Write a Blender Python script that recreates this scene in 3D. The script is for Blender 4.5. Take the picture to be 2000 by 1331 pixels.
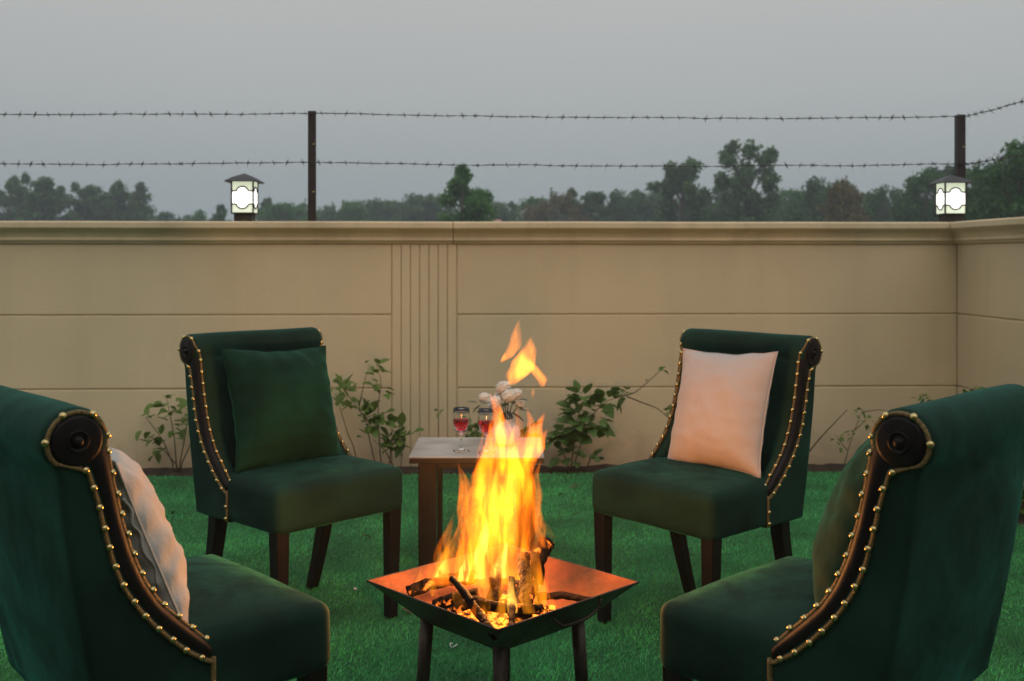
import bpy, bmesh, math, random
import numpy as np
from mathutils import Vector, Matrix, noise
random.seed(7); rng = np.random.default_rng(7)
for o in list(bpy.data.objects): bpy.data.objects.remove(o)
sc = bpy.context.scene; C = sc.collection
R = math.radians

# ------------------------------------------------------------------ camera
F, YH, H = 2033.0, 506.0, 1.2           # focal length and horizon in photo pixels, eye height
cam = bpy.data.cameras.new('camera'); co = bpy.data.objects.new('camera', cam); C.objects.link(co)
co.location = (0, 0, H); co.rotation_euler = (R(90), 0, 0)
cam.sensor_width = 36; cam.lens = 36 * F / 2000; cam.shift_y = (YH - 665.5) / 2000
cam.clip_start = 0.05; cam.clip_end = 3000
cam.dof.use_dof = True; cam.dof.focus_distance = 2.7; cam.dof.aperture_fstop = 5.0
sc.camera = co

# ------------------------------------------------------------------ sky, dusk light, exposure
w = bpy.data.worlds.new('World'); sc.world = w; w.use_nodes = True
nt = w.node_tree; nt.nodes.clear()
out = nt.nodes.new('ShaderNodeOutputWorld'); bg = nt.nodes.new('ShaderNodeBackground')
sky = nt.nodes.new('ShaderNodeTexSky'); sky.sky_type = 'NISHITA'; sky.sun_disc = False
sky.sun_elevation = R(4); sky.sun_rotation = R(200); sky.dust_density = 4
tc = nt.nodes.new('ShaderNodeTexCoord'); sx = nt.nodes.new('ShaderNodeSeparateXYZ')
ramp = nt.nodes.new('ShaderNodeValToRGB')          # overcast: dim blue-grey horizon, paler overhead
el = ramp.color_ramp.elements
el[0].position = 0.0; el[0].color = (.315, .365, .39, 1)
el[1].position = 1.0; el[1].color = (.84, .83, .81, 1)
for p_, c_ in ((.07, (.345, .39, .41, 1)), (.15, (.42, .44, .445, 1)), (.25, (.485, .482, .474, 1)), (.5, (.68, .67, .65, 1))):
    e = el.new(p_); e.color = c_
nz = nt.nodes.new('ShaderNodeTexNoise'); nz.inputs['Scale'].default_value = 1.6; nz.inputs['Detail'].default_value = 3
mr = nt.nodes.new('ShaderNodeMapRange'); mr.inputs['To Min'].default_value = .93; mr.inputs['To Max'].default_value = 1.07
mul = nt.nodes.new('ShaderNodeMix'); mul.data_type = 'RGBA'; mul.blend_type = 'MULTIPLY'; mul.inputs['Factor'].default_value = 1
mix = nt.nodes.new('ShaderNodeMix'); mix.data_type = 'RGBA'; mix.inputs['Factor'].default_value = .985
L = nt.links.new
L(tc.outputs['Generated'], sx.inputs[0]); L(sx.outputs['Z'], ramp.inputs['Fac'])
L(tc.outputs['Generated'], nz.inputs['Vector']); L(nz.outputs['Fac'], mr.inputs['Value'])
L(ramp.outputs['Color'], mul.inputs['A']); L(mr.outputs['Result'], mul.inputs['B'])
L(sky.outputs['Color'], mix.inputs['A']); L(mul.outputs['Result'], mix.inputs['B'])
L(mix.outputs['Result'], bg.inputs['Color']); L(bg.outputs[0], out.inputs['Surface'])
bg.inputs['Strength'].default_value = 1.0
sl = bpy.data.lights.new('sun', 'SUN'); sl.energy = .5; sl.angle = R(60); sl.color = (1, .93, .84)
so = bpy.data.objects.new('sun', sl); C.objects.link(so); so.rotation_euler = (R(42), 0, R(20))
sc.view_settings.view_transform = 'Standard'; sc.view_settings.look = 'None'
sc.view_settings.exposure = 0.0; sc.view_settings.gamma = 1.0
sc.render.engine = 'CYCLES'
sc.cycles.transparent_max_bounces = 32; sc.cycles.max_bounces = 8; sc.cycles.volume_bounces = 0

# ------------------------------------------------------------------ helpers
def px(u, v, d):                         # photo pixel + real distance -> point in the place
    return Vector(((u - 1000) * d / F, d, H - (v - YH) * d / F))
def srgb(r, g, b):
    f = lambda c: (c / 255 / 12.92) if c / 255 <= .04045 else ((c / 255 + .055) / 1.055) ** 2.4
    return (f(r), f(g), f(b), 1)
def tag(o, label, cat, group=None, kind=None):
    if label: o['label'] = label
    if cat: o['category'] = cat
    if group: o['group'] = group
    if kind: o['kind'] = kind
    return o
def mk(name, me, mat=None, parent=None, smooth=True):
    if mat is not None and len(me.materials) == 0: me.materials.append(mat)
    if smooth and len(me.polygons): me.polygons.foreach_set('use_smooth', [True] * len(me.polygons))
    o = bpy.data.objects.new(name, me); C.objects.link(o)
    if parent: o.parent = parent
    return o
def pm(name, V, Fc):
    me = bpy.data.meshes.new(name); me.from_pydata([tuple(v) for v in V], [], [tuple(f) for f in Fc]); me.update(); return me
def obj(name, V, Fc, mat, parent=None, smooth=True): return mk(name, pm(name, V, Fc), mat, parent, smooth)
def empty(name, loc=(0, 0, 0), rz=0):
    o = bpy.data.objects.new(name, None); o.empty_display_size = .1; C.objects.link(o); o.location = loc; o.rotation_euler = (0, 0, rz); return o
def np_mesh(name, V, T):                 # triangles / quads as numpy arrays
    me = bpy.data.meshes.new(name); k = T.shape[1]
    me.vertices.add(len(V)); me.vertices.foreach_set('co', V.astype(np.float32).ravel())
    me.loops.add(T.size); me.loops.foreach_set('vertex_index', T.astype(np.int32).ravel())
    me.polygons.add(len(T)); me.polygons.foreach_set('loop_start', np.arange(0, T.size, k, dtype=np.int32))
    me.polygons.foreach_set('loop_total', np.full(len(T), k, dtype=np.int32))
    me.update(calc_edges=True); me.validate(); return me
def join(parts):
    V = []; Fc = []
    for v, f in parts:
        n = len(V); V += [tuple(a) for a in v]; Fc += [tuple(i + n for i in q) for q in f]
    return V, Fc
def box(x0, x1, y0, y1, z0, z1, b=0.0):  # box with chamfered edges
    if b <= 0:
        V = [(x, y, z) for z in (z0, z1) for y in (y0, y1) for x in (x0, x1)]
        return V, [(0, 2, 3, 1), (4, 5, 7, 6), (0, 1, 5, 4), (2, 6, 7, 3), (0, 4, 6, 2), (1, 3, 7, 5)]
    bm = bmesh.new(); bmesh.ops.create_cube(bm, size=1)
    for v in bm.verts:
        v.co = ((x0 + x1) / 2 + v.co.x * (x1 - x0), (y0 + y1) / 2 + v.co.y * (y1 - y0), (z0 + z1) / 2 + v.co.z * (z1 - z0))
    bmesh.ops.bevel(bm, geom=list(bm.edges), offset=b, segments=2, profile=.6, affect='EDGES')
    bm.verts.index_update(); V = [tuple(v.co) for v in bm.verts]; Fc = [tuple(v.index for v in f.verts) for f in bm.faces]; bm.free(); return V, Fc
def tube(P, r, n=8, cap=True, flat=1.0):
    P = [Vector(p) for p in P]; m = len(P)
    rr = list(r) if hasattr(r, '__len__') else [r] * m
    V = []; Fc = []; prev = None
    for i in range(m):
        t = (P[min(i + 1, m - 1)] - P[max(i - 1, 0)])
        if t.length < 1e-9: t = Vector((0, 0, 1))
        t.normalize()
        if prev is None: a = t.orthogonal().normalized()
        else:
            a = prev - t * prev.dot(t); a = a.normalized() if a.length > 1e-6 else t.orthogonal().normalized()
        prev = a; b = t.cross(a)
        for k in range(n):
            th = 2 * math.pi * k / n; V.append(P[i] + (a * math.cos(th) + b * math.sin(th) * flat) * rr[i])
    for i in range(m - 1):
        for k in range(n):
            Fc.append((i * n + k, i * n + (k + 1) % n, (i + 1) * n + (k + 1) % n, (i + 1) * n + k))
    if cap: Fc.append(tuple(range(n - 1, -1, -1))); Fc.append(tuple((m - 1) * n + k for k in range(n)))
    return V, Fc
def lathe(prof, n=24, c=(0, 0, 0)):
    V = []; Fc = []; m = len(prof)
    for r, z in prof:
        for k in range(n):
            a = 2 * math.pi * k / n; V.append((c[0] + r * math.cos(a), c[1] + r * math.sin(a), c[2] + z))
    for i in range(m - 1):
        for k in range(n): Fc.append((i * n + k, i * n + (k + 1) % n, (i + 1) * n + (k + 1) % n, (i + 1) * n + k))
    Fc.append(tuple(range(n - 1, -1, -1))); Fc.append(tuple((m - 1) * n + k for k in range(n)))
    return V, Fc
def resample(P, n):
    P = np.array(P, float); d = np.r_[0, np.cumsum(np.linalg.norm(np.diff(P, axis=0), axis=1))]
    s = np.linspace(0, d[-1], n); return np.stack([np.interp(s, d, P[:, k]) for k in range(P.shape[1])], 1)
def smooth_path(P, n):
    P = np.array(P, float); Q = resample(P, max(n, 8) * 4)
    for _ in range(14): Q[1:-1] = (Q[:-2] + 2 * Q[1:-1] + Q[2:]) / 4
    return resample(Q, n)
def rbox(hx, hy, hz, r, ni=8, nr=4):
    def axis(h):
        a = [-h + r * (1 - math.cos(math.pi / 2 * k / nr)) for k in range(nr)]
        b = list(np.linspace(-h + r, h - r, ni)); return a + b + [-q for q in reversed(a)]
    vs = {}; V = []; Fc = []
    hs = (hx, hy, hz); ax = [axis(h) for h in hs]
    def vid(p):
        q = [max(-hs[i] + r, min(hs[i] - r, p[i])) for i in range(3)]
        d = Vector([p[i] - q[i] for i in range(3)])
        if d.length > 1e-9: d = d.normalized() * r
        c = tuple(round(q[i] + d[i], 6) for i in range(3))
        if c not in vs: vs[c] = len(V); V.append(c)
        return vs[c]
    for i in range(3):
        j, k = (i + 1) % 3, (i + 2) % 3
        for s in (-1, 1):
            for a in range(len(ax[j]) - 1):
                for b in range(len(ax[k]) - 1):
                    q = []
                    for da, db in ((0, 0), (1, 0), (1, 1), (0, 1)):
                        p = [0, 0, 0]; p[i] = s * hs[i]; p[j] = ax[j][a + da]; p[k] = ax[k][b + db]; q.append(vid(p))
                    if s < 0: q.reverse()
                    if len(set(q)) == 4: Fc.append(tuple(q))
                    elif len(set(q)) == 3: Fc.append(tuple(dict.fromkeys(q)))
    return V, Fc
def nrm(p, s, seed=0): return noise.noise(Vector((p[0] * s + seed, p[1] * s - seed * .7, p[2] * s + seed * .3)))

# ------------------------------------------------------------------ materials
def mat(name, col, rough=.6, metal=0, var=0, vscale=8, bump=0, bscale=60, sheen=0, sheen_tint=None, coat=0, spec=.5,
        col2=None, aniso=None, island=0, detail=4, transl=0, bdist=.01):
    m = bpy.data.materials.new(name); m.use_nodes = True; t = m.node_tree; b = t.nodes['Principled BSDF']
    b.inputs['Base Color'].default_value = col; b.inputs['Roughness'].default_value = rough; b.inputs['Metallic'].default_value = metal
    b.inputs['Specular IOR Level'].default_value = spec
    if sheen:
        b.inputs['Sheen Weight'].default_value = sheen; b.inputs['Sheen Roughness'].default_value = .35
        b.inputs['Sheen Tint'].default_value = sheen_tint or (1, 1, 1, 1)
    if coat: b.inputs['Coat Weight'].default_value = coat; b.inputs['Coat Roughness'].default_value = .12
    tcn = t.nodes.new('ShaderNodeTexCoord'); mp = t.nodes.new('ShaderNodeMapping'); t.links.new(tcn.outputs['Object'], mp.inputs[0])
    if aniso: mp.inputs['Scale'].default_value = aniso
    if var or col2:
        n = t.nodes.new('ShaderNodeTexNoise'); n.inputs['Scale'].default_value = vscale; n.inputs['Detail'].default_value = detail
        t.links.new(mp.outputs[0], n.inputs['Vector'])
        cr = t.nodes.new('ShaderNodeValToRGB'); t.links.new(n.outputs['Fac'], cr.inputs['Fac'])
        c2 = col2 or tuple(min(1, c * (1 - var)) for c in col[:3]) + (1,)
        c1 = col if col2 else tuple(min(1, c * (1 + var)) for c in col[:3]) + (1,)
        cr.color_ramp.elements[0].position = .32; cr.color_ramp.elements[0].color = c2
        cr.color_ramp.elements[1].position = .68; cr.color_ramp.elements[1].color = c1
        src = cr.outputs['Color']
        if island:
            g = t.nodes.new('ShaderNodeNewGeometry'); hs = t.nodes.new('ShaderNodeHueSaturation')
            a = t.nodes.new('ShaderNodeMapRange'); a.inputs['To Min'].default_value = 1 - island; a.inputs['To Max'].default_value = 1 + island
            t.links.new(g.outputs['Random Per Island'], a.inputs['Value']); t.links.new(a.outputs[0], hs.inputs['Value'])
            t.links.new(src, hs.inputs['Color']); src = hs.outputs['Color']
        t.links.new(src, b.inputs['Base Color'])
    if bump:
        n2 = t.nodes.new('ShaderNodeTexNoise'); n2.inputs['Scale'].default_value = bscale; n2.inputs['Detail'].default_value = 5
        t.links.new(mp.outputs[0], n2.inputs['Vector'])
        bp = t.nodes.new('ShaderNodeBump'); bp.inputs['Strength'].default_value = bump; bp.inputs['Distance'].default_value = bdist
        t.links.new(n2.outputs['Fac'], bp.inputs['Height']); t.links.new(bp.outputs[0], b.inputs['Normal'])
    if transl:
        tr = t.nodes.new('ShaderNodeBsdfTranslucent'); tr.inputs['Color'].default_value = tuple(c * 1.2 for c in col[:3]) + (1,)
        ms = t.nodes.new('ShaderNodeMixShader'); ms.inputs[0].default_value = transl
        t.links.new(b.outputs[0], ms.inputs[1]); t.links.new(tr.outputs[0], ms.inputs[2])
        t.links.new(ms.outputs[0], t.nodes['Material Output'].inputs['Surface'])
    return m
def emis(name, col, s):
    m = bpy.data.materials.new(name); m.use_nodes = True; t = m.node_tree; b = t.nodes['Principled BSDF']
    b.inputs['Base Color'].default_value = (.8, .8, .75, 1); b.inputs['Emission Color'].default_value = col; b.inputs['Emission Strength'].default_value = s
    b.inputs['Roughness'].default_value = .35; return m

M = {}
M['plaster'] = mat('cream_plaster', (.68, .54, .345, 1), .85, var=.07, vscale=1.3, bump=.25, bscale=90, detail=6)
def weather(m, streak=.22, splash=.0):                # rain streaks, blotches and splashed earth on the render
    t = m.node_tree; b = t.nodes['Principled BSDF']; src = b.inputs['Base Color'].links[0].from_socket
    tcn = t.nodes.new('ShaderNodeTexCoord'); mp = t.nodes.new('ShaderNodeMapping'); mp.inputs['Scale'].default_value = (9, 9, .55); t.links.new(tcn.outputs['Object'], mp.inputs[0])
    n = t.nodes.new('ShaderNodeTexNoise'); n.inputs['Scale'].default_value = 1.0; n.inputs['Detail'].default_value = 6; t.links.new(mp.outputs[0], n.inputs['Vector'])
    r_ = t.nodes.new('ShaderNodeMapRange'); r_.inputs['From Min'].default_value = .50; r_.inputs['From Max'].default_value = .80; r_.inputs['To Min'].default_value = 0; r_.inputs['To Max'].default_value = streak; t.links.new(n.outputs['Fac'], r_.inputs['Value'])
    mx = t.nodes.new('ShaderNodeMix'); mx.data_type = 'RGBA'; mx.inputs['B'].default_value = (.22, .16, .085, 1); t.links.new(r_.outputs[0], mx.inputs['Factor']); t.links.new(src, mx.inputs['A']); cur = mx.outputs['Result']
    if splash:
        n2 = t.nodes.new('ShaderNodeTexNoise'); n2.inputs['Scale'].default_value = 11; n2.inputs['Detail'].default_value = 8; t.links.new(tcn.outputs['Object'], n2.inputs['Vector'])
        sp = t.nodes.new('ShaderNodeSeparateXYZ'); t.links.new(tcn.outputs['Object'], sp.inputs[0])
        h = t.nodes.new('ShaderNodeMapRange'); h.inputs['From Min'].default_value = .0; h.inputs['From Max'].default_value = .28; h.inputs['To Min'].default_value = .62; h.inputs['To Max'].default_value = -.1; t.links.new(sp.outputs['Z'], h.inputs['Value'])
        a = t.nodes.new('ShaderNodeMath'); a.operation = 'ADD'; t.links.new(n2.outputs['Fac'], a.inputs[0]); t.links.new(h.outputs[0], a.inputs[1])
        q = t.nodes.new('ShaderNodeMapRange'); q.inputs['From Min'].default_value = .68; q.inputs['From Max'].default_value = 1.1; q.inputs['To Min'].default_value = 0; q.inputs['To Max'].default_value = splash; t.links.new(a.outputs[0], q.inputs['Value'])
        m2 = t.nodes.new('ShaderNodeMix'); m2.data_type = 'RGBA'; m2.inputs['B'].default_value = (.13, .085, .045, 1); t.links.new(q.outputs[0], m2.inputs['Factor']); t.links.new(cur, m2.inputs['A']); cur = m2.outputs['Result']
    t.links.new(cur, b.inputs['Base Color'])
weather(M['plaster'], .06, .28)
M['joint'] = mat('dark_joint', (.56, .44, .28, 1), .9, var=.2, vscale=6)
M['coping'] = mat('coping_plaster', (.67, .54, .35, 1), .8, var=.13, vscale=2.2, bump=.2, bscale=70, detail=7)
weather(M['coping'], .25)
M['velvet'] = mat('green_velvet', (.0080, .0280, .0190, 1), .8, var=.55, vscale=3.2, sheen=.22, sheen_tint=(.13, .86, .65, 1), spec=.10, bump=.2, bscale=16, bdist=.012, detail=8)
M['velvet2'] = mat('green_cushion_velvet', (.0042, .028, .0155, 1), .8, var=.45, vscale=5, sheen=.2, sheen_tint=(.12, .8, .52, 1), spec=.10, bump=.4, bscale=13, bdist=.015)
def nap(m, lo, hi, sc_=3.0):                          # brushed velvet pile: the sheen turns with the lie of the nap
    t = m.node_tree; b = t.nodes['Principled BSDF']; tcn = t.nodes.new('ShaderNodeTexCoord')
    n = t.nodes.new('ShaderNodeTexNoise'); n.inputs['Scale'].default_value = sc_; n.inputs['Detail'].default_value = 7; n.inputs['Distortion'].default_value = 1.6; n.inputs['Roughness'].default_value = .62
    t.links.new(tcn.outputs['Object'], n.inputs['Vector']); r_ = t.nodes.new('ShaderNodeMapRange')
    r_.inputs['From Min'].default_value = .36; r_.inputs['From Max'].default_value = .66; r_.inputs['To Min'].default_value = lo; r_.inputs['To Max'].default_value = hi
    t.links.new(n.outputs['Fac'], r_.inputs['Value']); t.links.new(r_.outputs[0], b.inputs['Sheen Weight'])
nap(M['velvet'], .06, .36, 3.2); nap(M['velvet2'], .07, .36, 5)
M['cream'] = mat('cream_linen', (.42, .415, .39, 1), .9, var=.05, vscale=12, sheen=.15, spec=.2, bump=.5, bscale=13, bdist=.02, detail=6)
M['pink'] = mat('blush_velvet', (.48, .42, .39, 1), .85, var=.02, vscale=9, sheen=.2, spec=.2, bump=.35, bscale=11, bdist=.018)
M['darkwood'] = mat('dark_stained_wood', (.006, .0045, .0045, 1), .5, var=.5, vscale=5, spec=.2, aniso=(6, 6, .8), bump=.08, bscale=40)
M['tablewood'] = mat('dark_table_wood', (.011, .0055, .0042, 1), .38, var=.5, vscale=5, coat=.15, aniso=(6, 6, .7), bump=.08, bscale=40)
M['brass'] = mat('brass', (.60, .47, .21, 1), .25, metal=1, var=.12, vscale=30)
M['gimp'] = mat('gold_braid', (.19, .13, .045, 1), .6, metal=.3, var=.5, vscale=260, bump=.9, bscale=330, bdist=.004)
M['marble'] = mat('pale_marble', (.56, .55, .54, 1), .16, col2=(.22, .21, .22, 1), vscale=4.5, detail=9, spec=.5)
M['steel'] = mat('smoked_steel', (.05, .04, .032, 1), .42, metal=.7, var=.5, vscale=9, bump=.3, bscale=35, detail=7)
M['panrust'] = mat('heated_pan_steel', (.14, .042, .016, 1), .6, metal=.2, spec=.25, col2=(.022, .011, .008, 1), vscale=6, bump=.35, bscale=40, detail=8)
M['post'] = mat('dark_painted_steel', (.018, .012, .012, 1), .5, var=.3, vscale=12)
M['wire'] = mat('galvanised_wire', (.07, .07, .072, 1), .45, metal=.7)
M['lampmetal'] = mat('bronze_lamp_metal', (.03, .024, .018, 1), .6, metal=.2, var=.3, vscale=20)
M['lamproof'] = mat('slate_lamp_roof', (.05, .052, .06, 1), .6)
M['soil'] = mat('soil', (.045, .03, .02, 1), .95, var=.5, vscale=14, bump=1, bscale=40, bdist=.03)
M['turfbase'] = mat('artificial_turf_backing', (.012, .115, .034, 1), .9, var=.35, vscale=3, bump=.6, bscale=300, bdist=.01)
M['turf'] = mat('artificial_turf_fibre', (.06, .34, .095, 1), .6, var=.45, vscale=2.6, island=.45, spec=.25, detail=9)
M['field'] = mat('dry_field', (.09, .10, .045, 1), .95, var=.4, vscale=.05)
M['leafA'] = mat('shrub_leaf', (.17, .27, .06, 1), .5, var=.45, vscale=5, spec=.35, transl=.25)
M['leafB'] = mat('ivy_leaf', (.125, .23, .055, 1), .5, var=.45, vscale=5, spec=.35, transl=.22)
M['stem'] = mat('woody_stem', (.11, .075, .04, 1), .8, var=.3, vscale=30)
M['bark'] = mat('bark', (.10, .085, .065, 1), .9, var=.3, vscale=4)
M['char'] = mat('charred_wood', (.02, .014, .011, 1), .85, var=.7, vscale=20, bump=1, bscale=45, bdist=.02)
M['twig'] = mat('scorched_branch', (.007, .0042, .003, 1), .85, spec=.12, col2=(.003, .002, .002, 1), vscale=18, bump=1, bscale=60, bdist=.01)
M['white'] = mat('white_ceramic', (.72, .71, .68, 1), .25, var=.03, vscale=5)
M['petal'] = mat('white_petal', (.72, .68, .60, 1), .75, var=.1, vscale=30, sheen=.2, bump=.4, bscale=90, transl=.15)
M['olive'] = mat('olive_leaf', (.06, .065, .02, 1), .6, var=.3, vscale=30)
M['darkleaf'] = mat('bronze_leaf', (.035, .025, .02, 1), .55, var=.3, vscale=30)
M['paper'] = mat('white_scrap', (.6, .6, .58, 1), .7)
M['dry'] = mat('dry_brown_leaf', (.10, .06, .03, 1), .8, var=.4, vscale=60)
# tree foliage tones
M['euc'] = mat('grey_green_foliage', (.095, .18, .068, 1), .7, var=.3, vscale=.5, island=.45, spec=.2, transl=.35)
M['fol'] = mat('mid_green_foliage', (.072, .185, .042, 1), .7, var=.3, vscale=.5, island=.45, spec=.2, transl=.35)
M['dkfol'] = mat('dark_green_foliage', (.054, .13, .036, 1), .7, var=.3, vscale=.5, island=.45, spec=.2, transl=.15)
M['brfol'] = mat('browning_foliage', (.15, .125, .05, 1), .75, var=.3, vscale=.5, island=.45, spec=.2, transl=.15)
def glassmat(name, col, rough=0.0, ior=1.45):
    m = bpy.data.materials.new(name); m.use_nodes = True; b = m.node_tree.nodes['Principled BSDF']
    b.inputs['Base Color'].default_value = col; b.inputs['Transmission Weight'].default_value = 1; b.inputs['Roughness'].default_value = rough; b.inputs['IOR'].default_value = ior; return m
M['glass'] = glassmat('clear_glass', (1, 1, 1, 1)); M['wine'] = glassmat('red_wine', (.97, .012, .04, 1), 0, 1.34)
M['paneW'] = emis('lit_white_glass', (1, 1, .93, 1), 1.7); M['paneG'] = emis('lit_green_glass', (.80, .92, .66, 1), .66)

# ------------------------------------------------------------------ walls
WA = math.atan(.033)                                   # the long wall recedes slightly to the right
def wall_pt(s): return Vector((s * math.cos(WA), 6.14 + s * math.sin(WA), 0))
S0, S1 = -5.2, 2.662 / math.cos(WA)                    # along-wall coordinates; S1 is the inner corner
def coping_profile():                                  # (outwards from wall face, height)
    return [(-.0, 1.288), (.012, 1.289), (.016, 1.294), (.020, 1.303), (.030, 1.305), (.034, 1.311), (.032, 1.318), (.026, 1.322), (.03, 1.333),
            (.04, 1.349), (.055, 1.362), (.066, 1.368), (.068, 1.374), (.080, 1.376), (.083, 1.382), (.083, 1.408), (.078, 1.415), (.06, 1.418),
            (-.26, 1.418), (-.28, 1.41), (-.283, 1.38), (-.26, 1.36), (-.24, 1.29)]
def sweep_coping(name, A, B, miA, miB, parent):        # straight run, ends cut on a mitre
    V = []; pr = coping_profile(); N = 24
    for i in range(N + 1):
        t = i / N
        for o_, z in pr:
            s = A + (B - A) * t + (miA * o_ * (1 - t) + miB * o_ * t)
            V.append((s, -o_ + .0012 * nrm((s, o_, z), 2.1), z + .0015 * nrm((s, 0, 0), 1.3)))
    n = len(pr); Fc = []
    for i in range(N):
        for k in range(n): Fc.append((i * n + k, i * n + (k + 1) % n, (i + 1) * n + (k + 1) % n, (i + 1) * n + k))
    Fc.append(tuple(range(n - 1, -1, -1))); Fc.append(tuple(N * n + k for k in range(n)))
    o = obj(name, V, Fc, M['coping'], parent, smooth=False); return o
def flip(o):
    bm = bmesh.new(); bm.from_mesh(o.data); bmesh.ops.recalc_face_normals(bm, faces=bm.faces); bm.to_mesh(o.data); bm.free()
wall = empty('boundary_wall', (0, 6.14, 0), WA)
tag(wall, 'long cream rendered boundary wall with fluted strip, behind the marble table', 'wall')
# local: x along the wall, -y towards the garden; a recessed core shows as the dark joints
obj('core', *box(S0, S1 + .2, .0075, .23, -.1, 1.288), M['joint'], wall, False)
PA, PB = -.706, -.326                                  # fluted strip
rows = [(-.04, .436), (.4435, .868), (.8755, 1.2875)]
for z0, z1 in rows:
    for a, b in ((S0, PA - .004), (PB + .004, S1)):
        obj('panel', *box(a, b, 0, .03, z0, z1, .006), M['plaster'], wall, False)
nst = 7
for k in range(nst):
    a = PA + (PB - PA) * k / nst
    obj('flute_strip', *box(a + .0022, a + (PB - PA) / nst - .0022, -.002 - .0012 * (k % 2), .03, -.04, 1.2875, .004), M['plaster'], wall, False)
c1 = sweep_coping('coping', S0, -.3475, 0, 0, wall); c2 = sweep_coping('coping', -.3435, S1 - .0, 0, -1, wall); flip(c1); flip(c2)
# side wall, running from the corner towards the camera
SA = math.atan2(-1, .049)
corner = wall_pt(S1)
side = empty('side_wall', corner, SA)
tag(side, 'short cream side wall meeting the long wall at the corner lamp', 'wall')
obj('core', *box(.03, 5.2, .0075, .23, -.1, 1.288), M['joint'], side, False)
for z0, z1 in rows: obj('panel', *box(.001, 5.2, 0, .03, z0, z1, .006), M['plaster'], side, False)
def sweep_side(A, B):
    o = sweep_coping('coping', A, B, 1, 0, side)
    flip(o)
sweep_side(.0, 5.2)
# local +x of side wall runs to the camera, its +y points to ... outside when on the right-hand side of travel

# ------------------------------------------------------------------ ground
def sheet(name, x0, x1, y0, y1, nx, ny, z, m, amp=0, kind='structure', sc_=1.0):
    V = []; Fc = []
    for j in range(ny + 1):
        for i in range(nx + 1):
            x = x0 + (x1 - x0) * i / nx; y = y0 + (y1 - y0) * j / ny
            V.append((x, y, z + amp * (noise.fractal(Vector((x * sc_, y * sc_, 0)), 1, 2, 4))))
    for j in range(ny):
        for i in range(nx): a = j * (nx + 1) + i; Fc.append((a, a + 1, a + nx + 2, a + nx + 1))
    o = obj(name, V, Fc, m); o['kind'] = kind; return o
sheet('field', -1500, 1500, -30, 2500, 4, 4, -.12, M['field'])
sheet('soil_bed', -6, 5.2, .4, 6.6, 200, 110, -.02, M['soil'], .012, sc_=9)
TX0, TX1, TY0 = -4.2, 2.05, .6
def turf_far(x): return 5.80 + .033 * x
def turf_right(y): return 2.22 + .06 * (5.8 - y)
# backing sheet
V = []; Fc = []; n = 60
for j in range(n + 1):
    for i in range(n + 1):
        t = j / n; xx = TX0 + (turf_right(TY0 + (5.8 - TY0) * t) - TX0) * i / n
        yy = TY0 + (turf_far(xx) - TY0) * t
        V.append((xx, yy, .0 + .003 * nrm((xx, yy, 0), 1.7)))
for j in range(n):
    for i in range(n): a = j * (n + 1) + i; Fc.append((a, a + 1, a + n + 2, a + n + 1))
lawn = obj('lawn', V, Fc, M['turfbase']); lawn['kind'] = 'structure'
# fibres of the artificial turf: one mass, denser where the camera looks
N = 420000
ys = np.r_[rng.uniform(2.5, 5.85, int(N * .86)), rng.uniform(TY0, 2.5, N - int(N * .86))]
xs = rng.uniform(-1, 1, N) * (0.62 * np.maximum(ys, 2.2) + .25)
keep = (xs > TX0) & (xs < 2.22 + .06 * (5.8 - ys)) & (ys < turf_far(xs) + rng.normal(0, .008, N)); xs = xs[keep]; ys = ys[keep]; N = len(xs)
clump = np.array([noise.noise(Vector((x * 5, y * 5, 0))) for x, y in zip(xs[::1], ys[::1])])
hh = rng.uniform(.006, .013, N) * (1 + .35 * clump); ang = rng.uniform(0, 2 * np.pi, N)
lean = rng.uniform(.3, 1.1, N) * hh; la = rng.normal(.6, .9, N) + 2.2 * clump
wd = rng.uniform(.001, .0019, N)
base = np.stack([xs, ys, np.full(N, .001)], 1); d = np.stack([np.cos(ang) * wd, np.sin(ang) * wd, np.zeros(N)], 1)
tip = base + np.stack([np.cos(la) * lean, np.sin(la) * lean, hh], 1)
Vn = np.stack([base - d, base + d, tip], 1).reshape(-1, 3); Tn = np.arange(3 * N).reshape(-1, 3)
g = mk('turf_fibres', np_mesh('turf_fibres', Vn, Tn), M['turf'], smooth=False)
tag(g, 'short bright green artificial grass pile covering the lawn', 'grass', kind='stuff')

# ------------------------------------------------------------------ fence posts and barbed wire
def fence_post(P, z0, z1, label, rz=0):
    r = empty('fence_post', (P[0], P[1], z0), rz); tag(r, label, 'post', 'steel posts on the wall')
    h = z1 - z0; t = .0035; a = .024
    V, Fc = join([box(-a, a, -a, -a + t * 2, -.06, h, .001), box(-a, -a + t * 2, -a + t * 2, a, -.06, h, .001)])
    obj('angle_iron', V, Fc, M['post'], r, False)
    for z in (h * .70, h * .27):
        o = obj('bolt', *lathe([(.0055, 0), (.0055, .003), (.003, .006), (0.0005, .0065)], 8), M['brass'], r)
        o.rotation_euler = (R(90), 0, 0); o.location = (.010, -a, z)
    return r
def on_wall(u, depth_off):                        # point on top of the long wall seen at photo column u
    k = (u - 1000) / F; s = None
    Y = (6.14 + depth_off) / (1 - .033 * k); return Vector((k * Y, Y, 1.418))
p1 = on_wall(610.5, .06); p2 = on_wall(1875, .10); p0 = Vector((-4.75, p1.y - .118, 1.418))
ztop = H + (YH - 218) * p1.y / F; ztop2 = H + (YH - 225) * p2.y / F
fence_post(p1, 1.418, ztop, 'dark steel angle post standing alone on the wall near the left lantern', WA)
fence_post(p2, 1.418, ztop2, 'dark steel angle post rising behind the corner lantern', WA)
p3 = Vector((corner.x + .12 + .049 * 4.6, corner.y - 4.6, 1.418))
fence_post(p3, 1.418, ztop2 + .02, 'dark steel angle post on the side wall away from the corner', SA)
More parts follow.
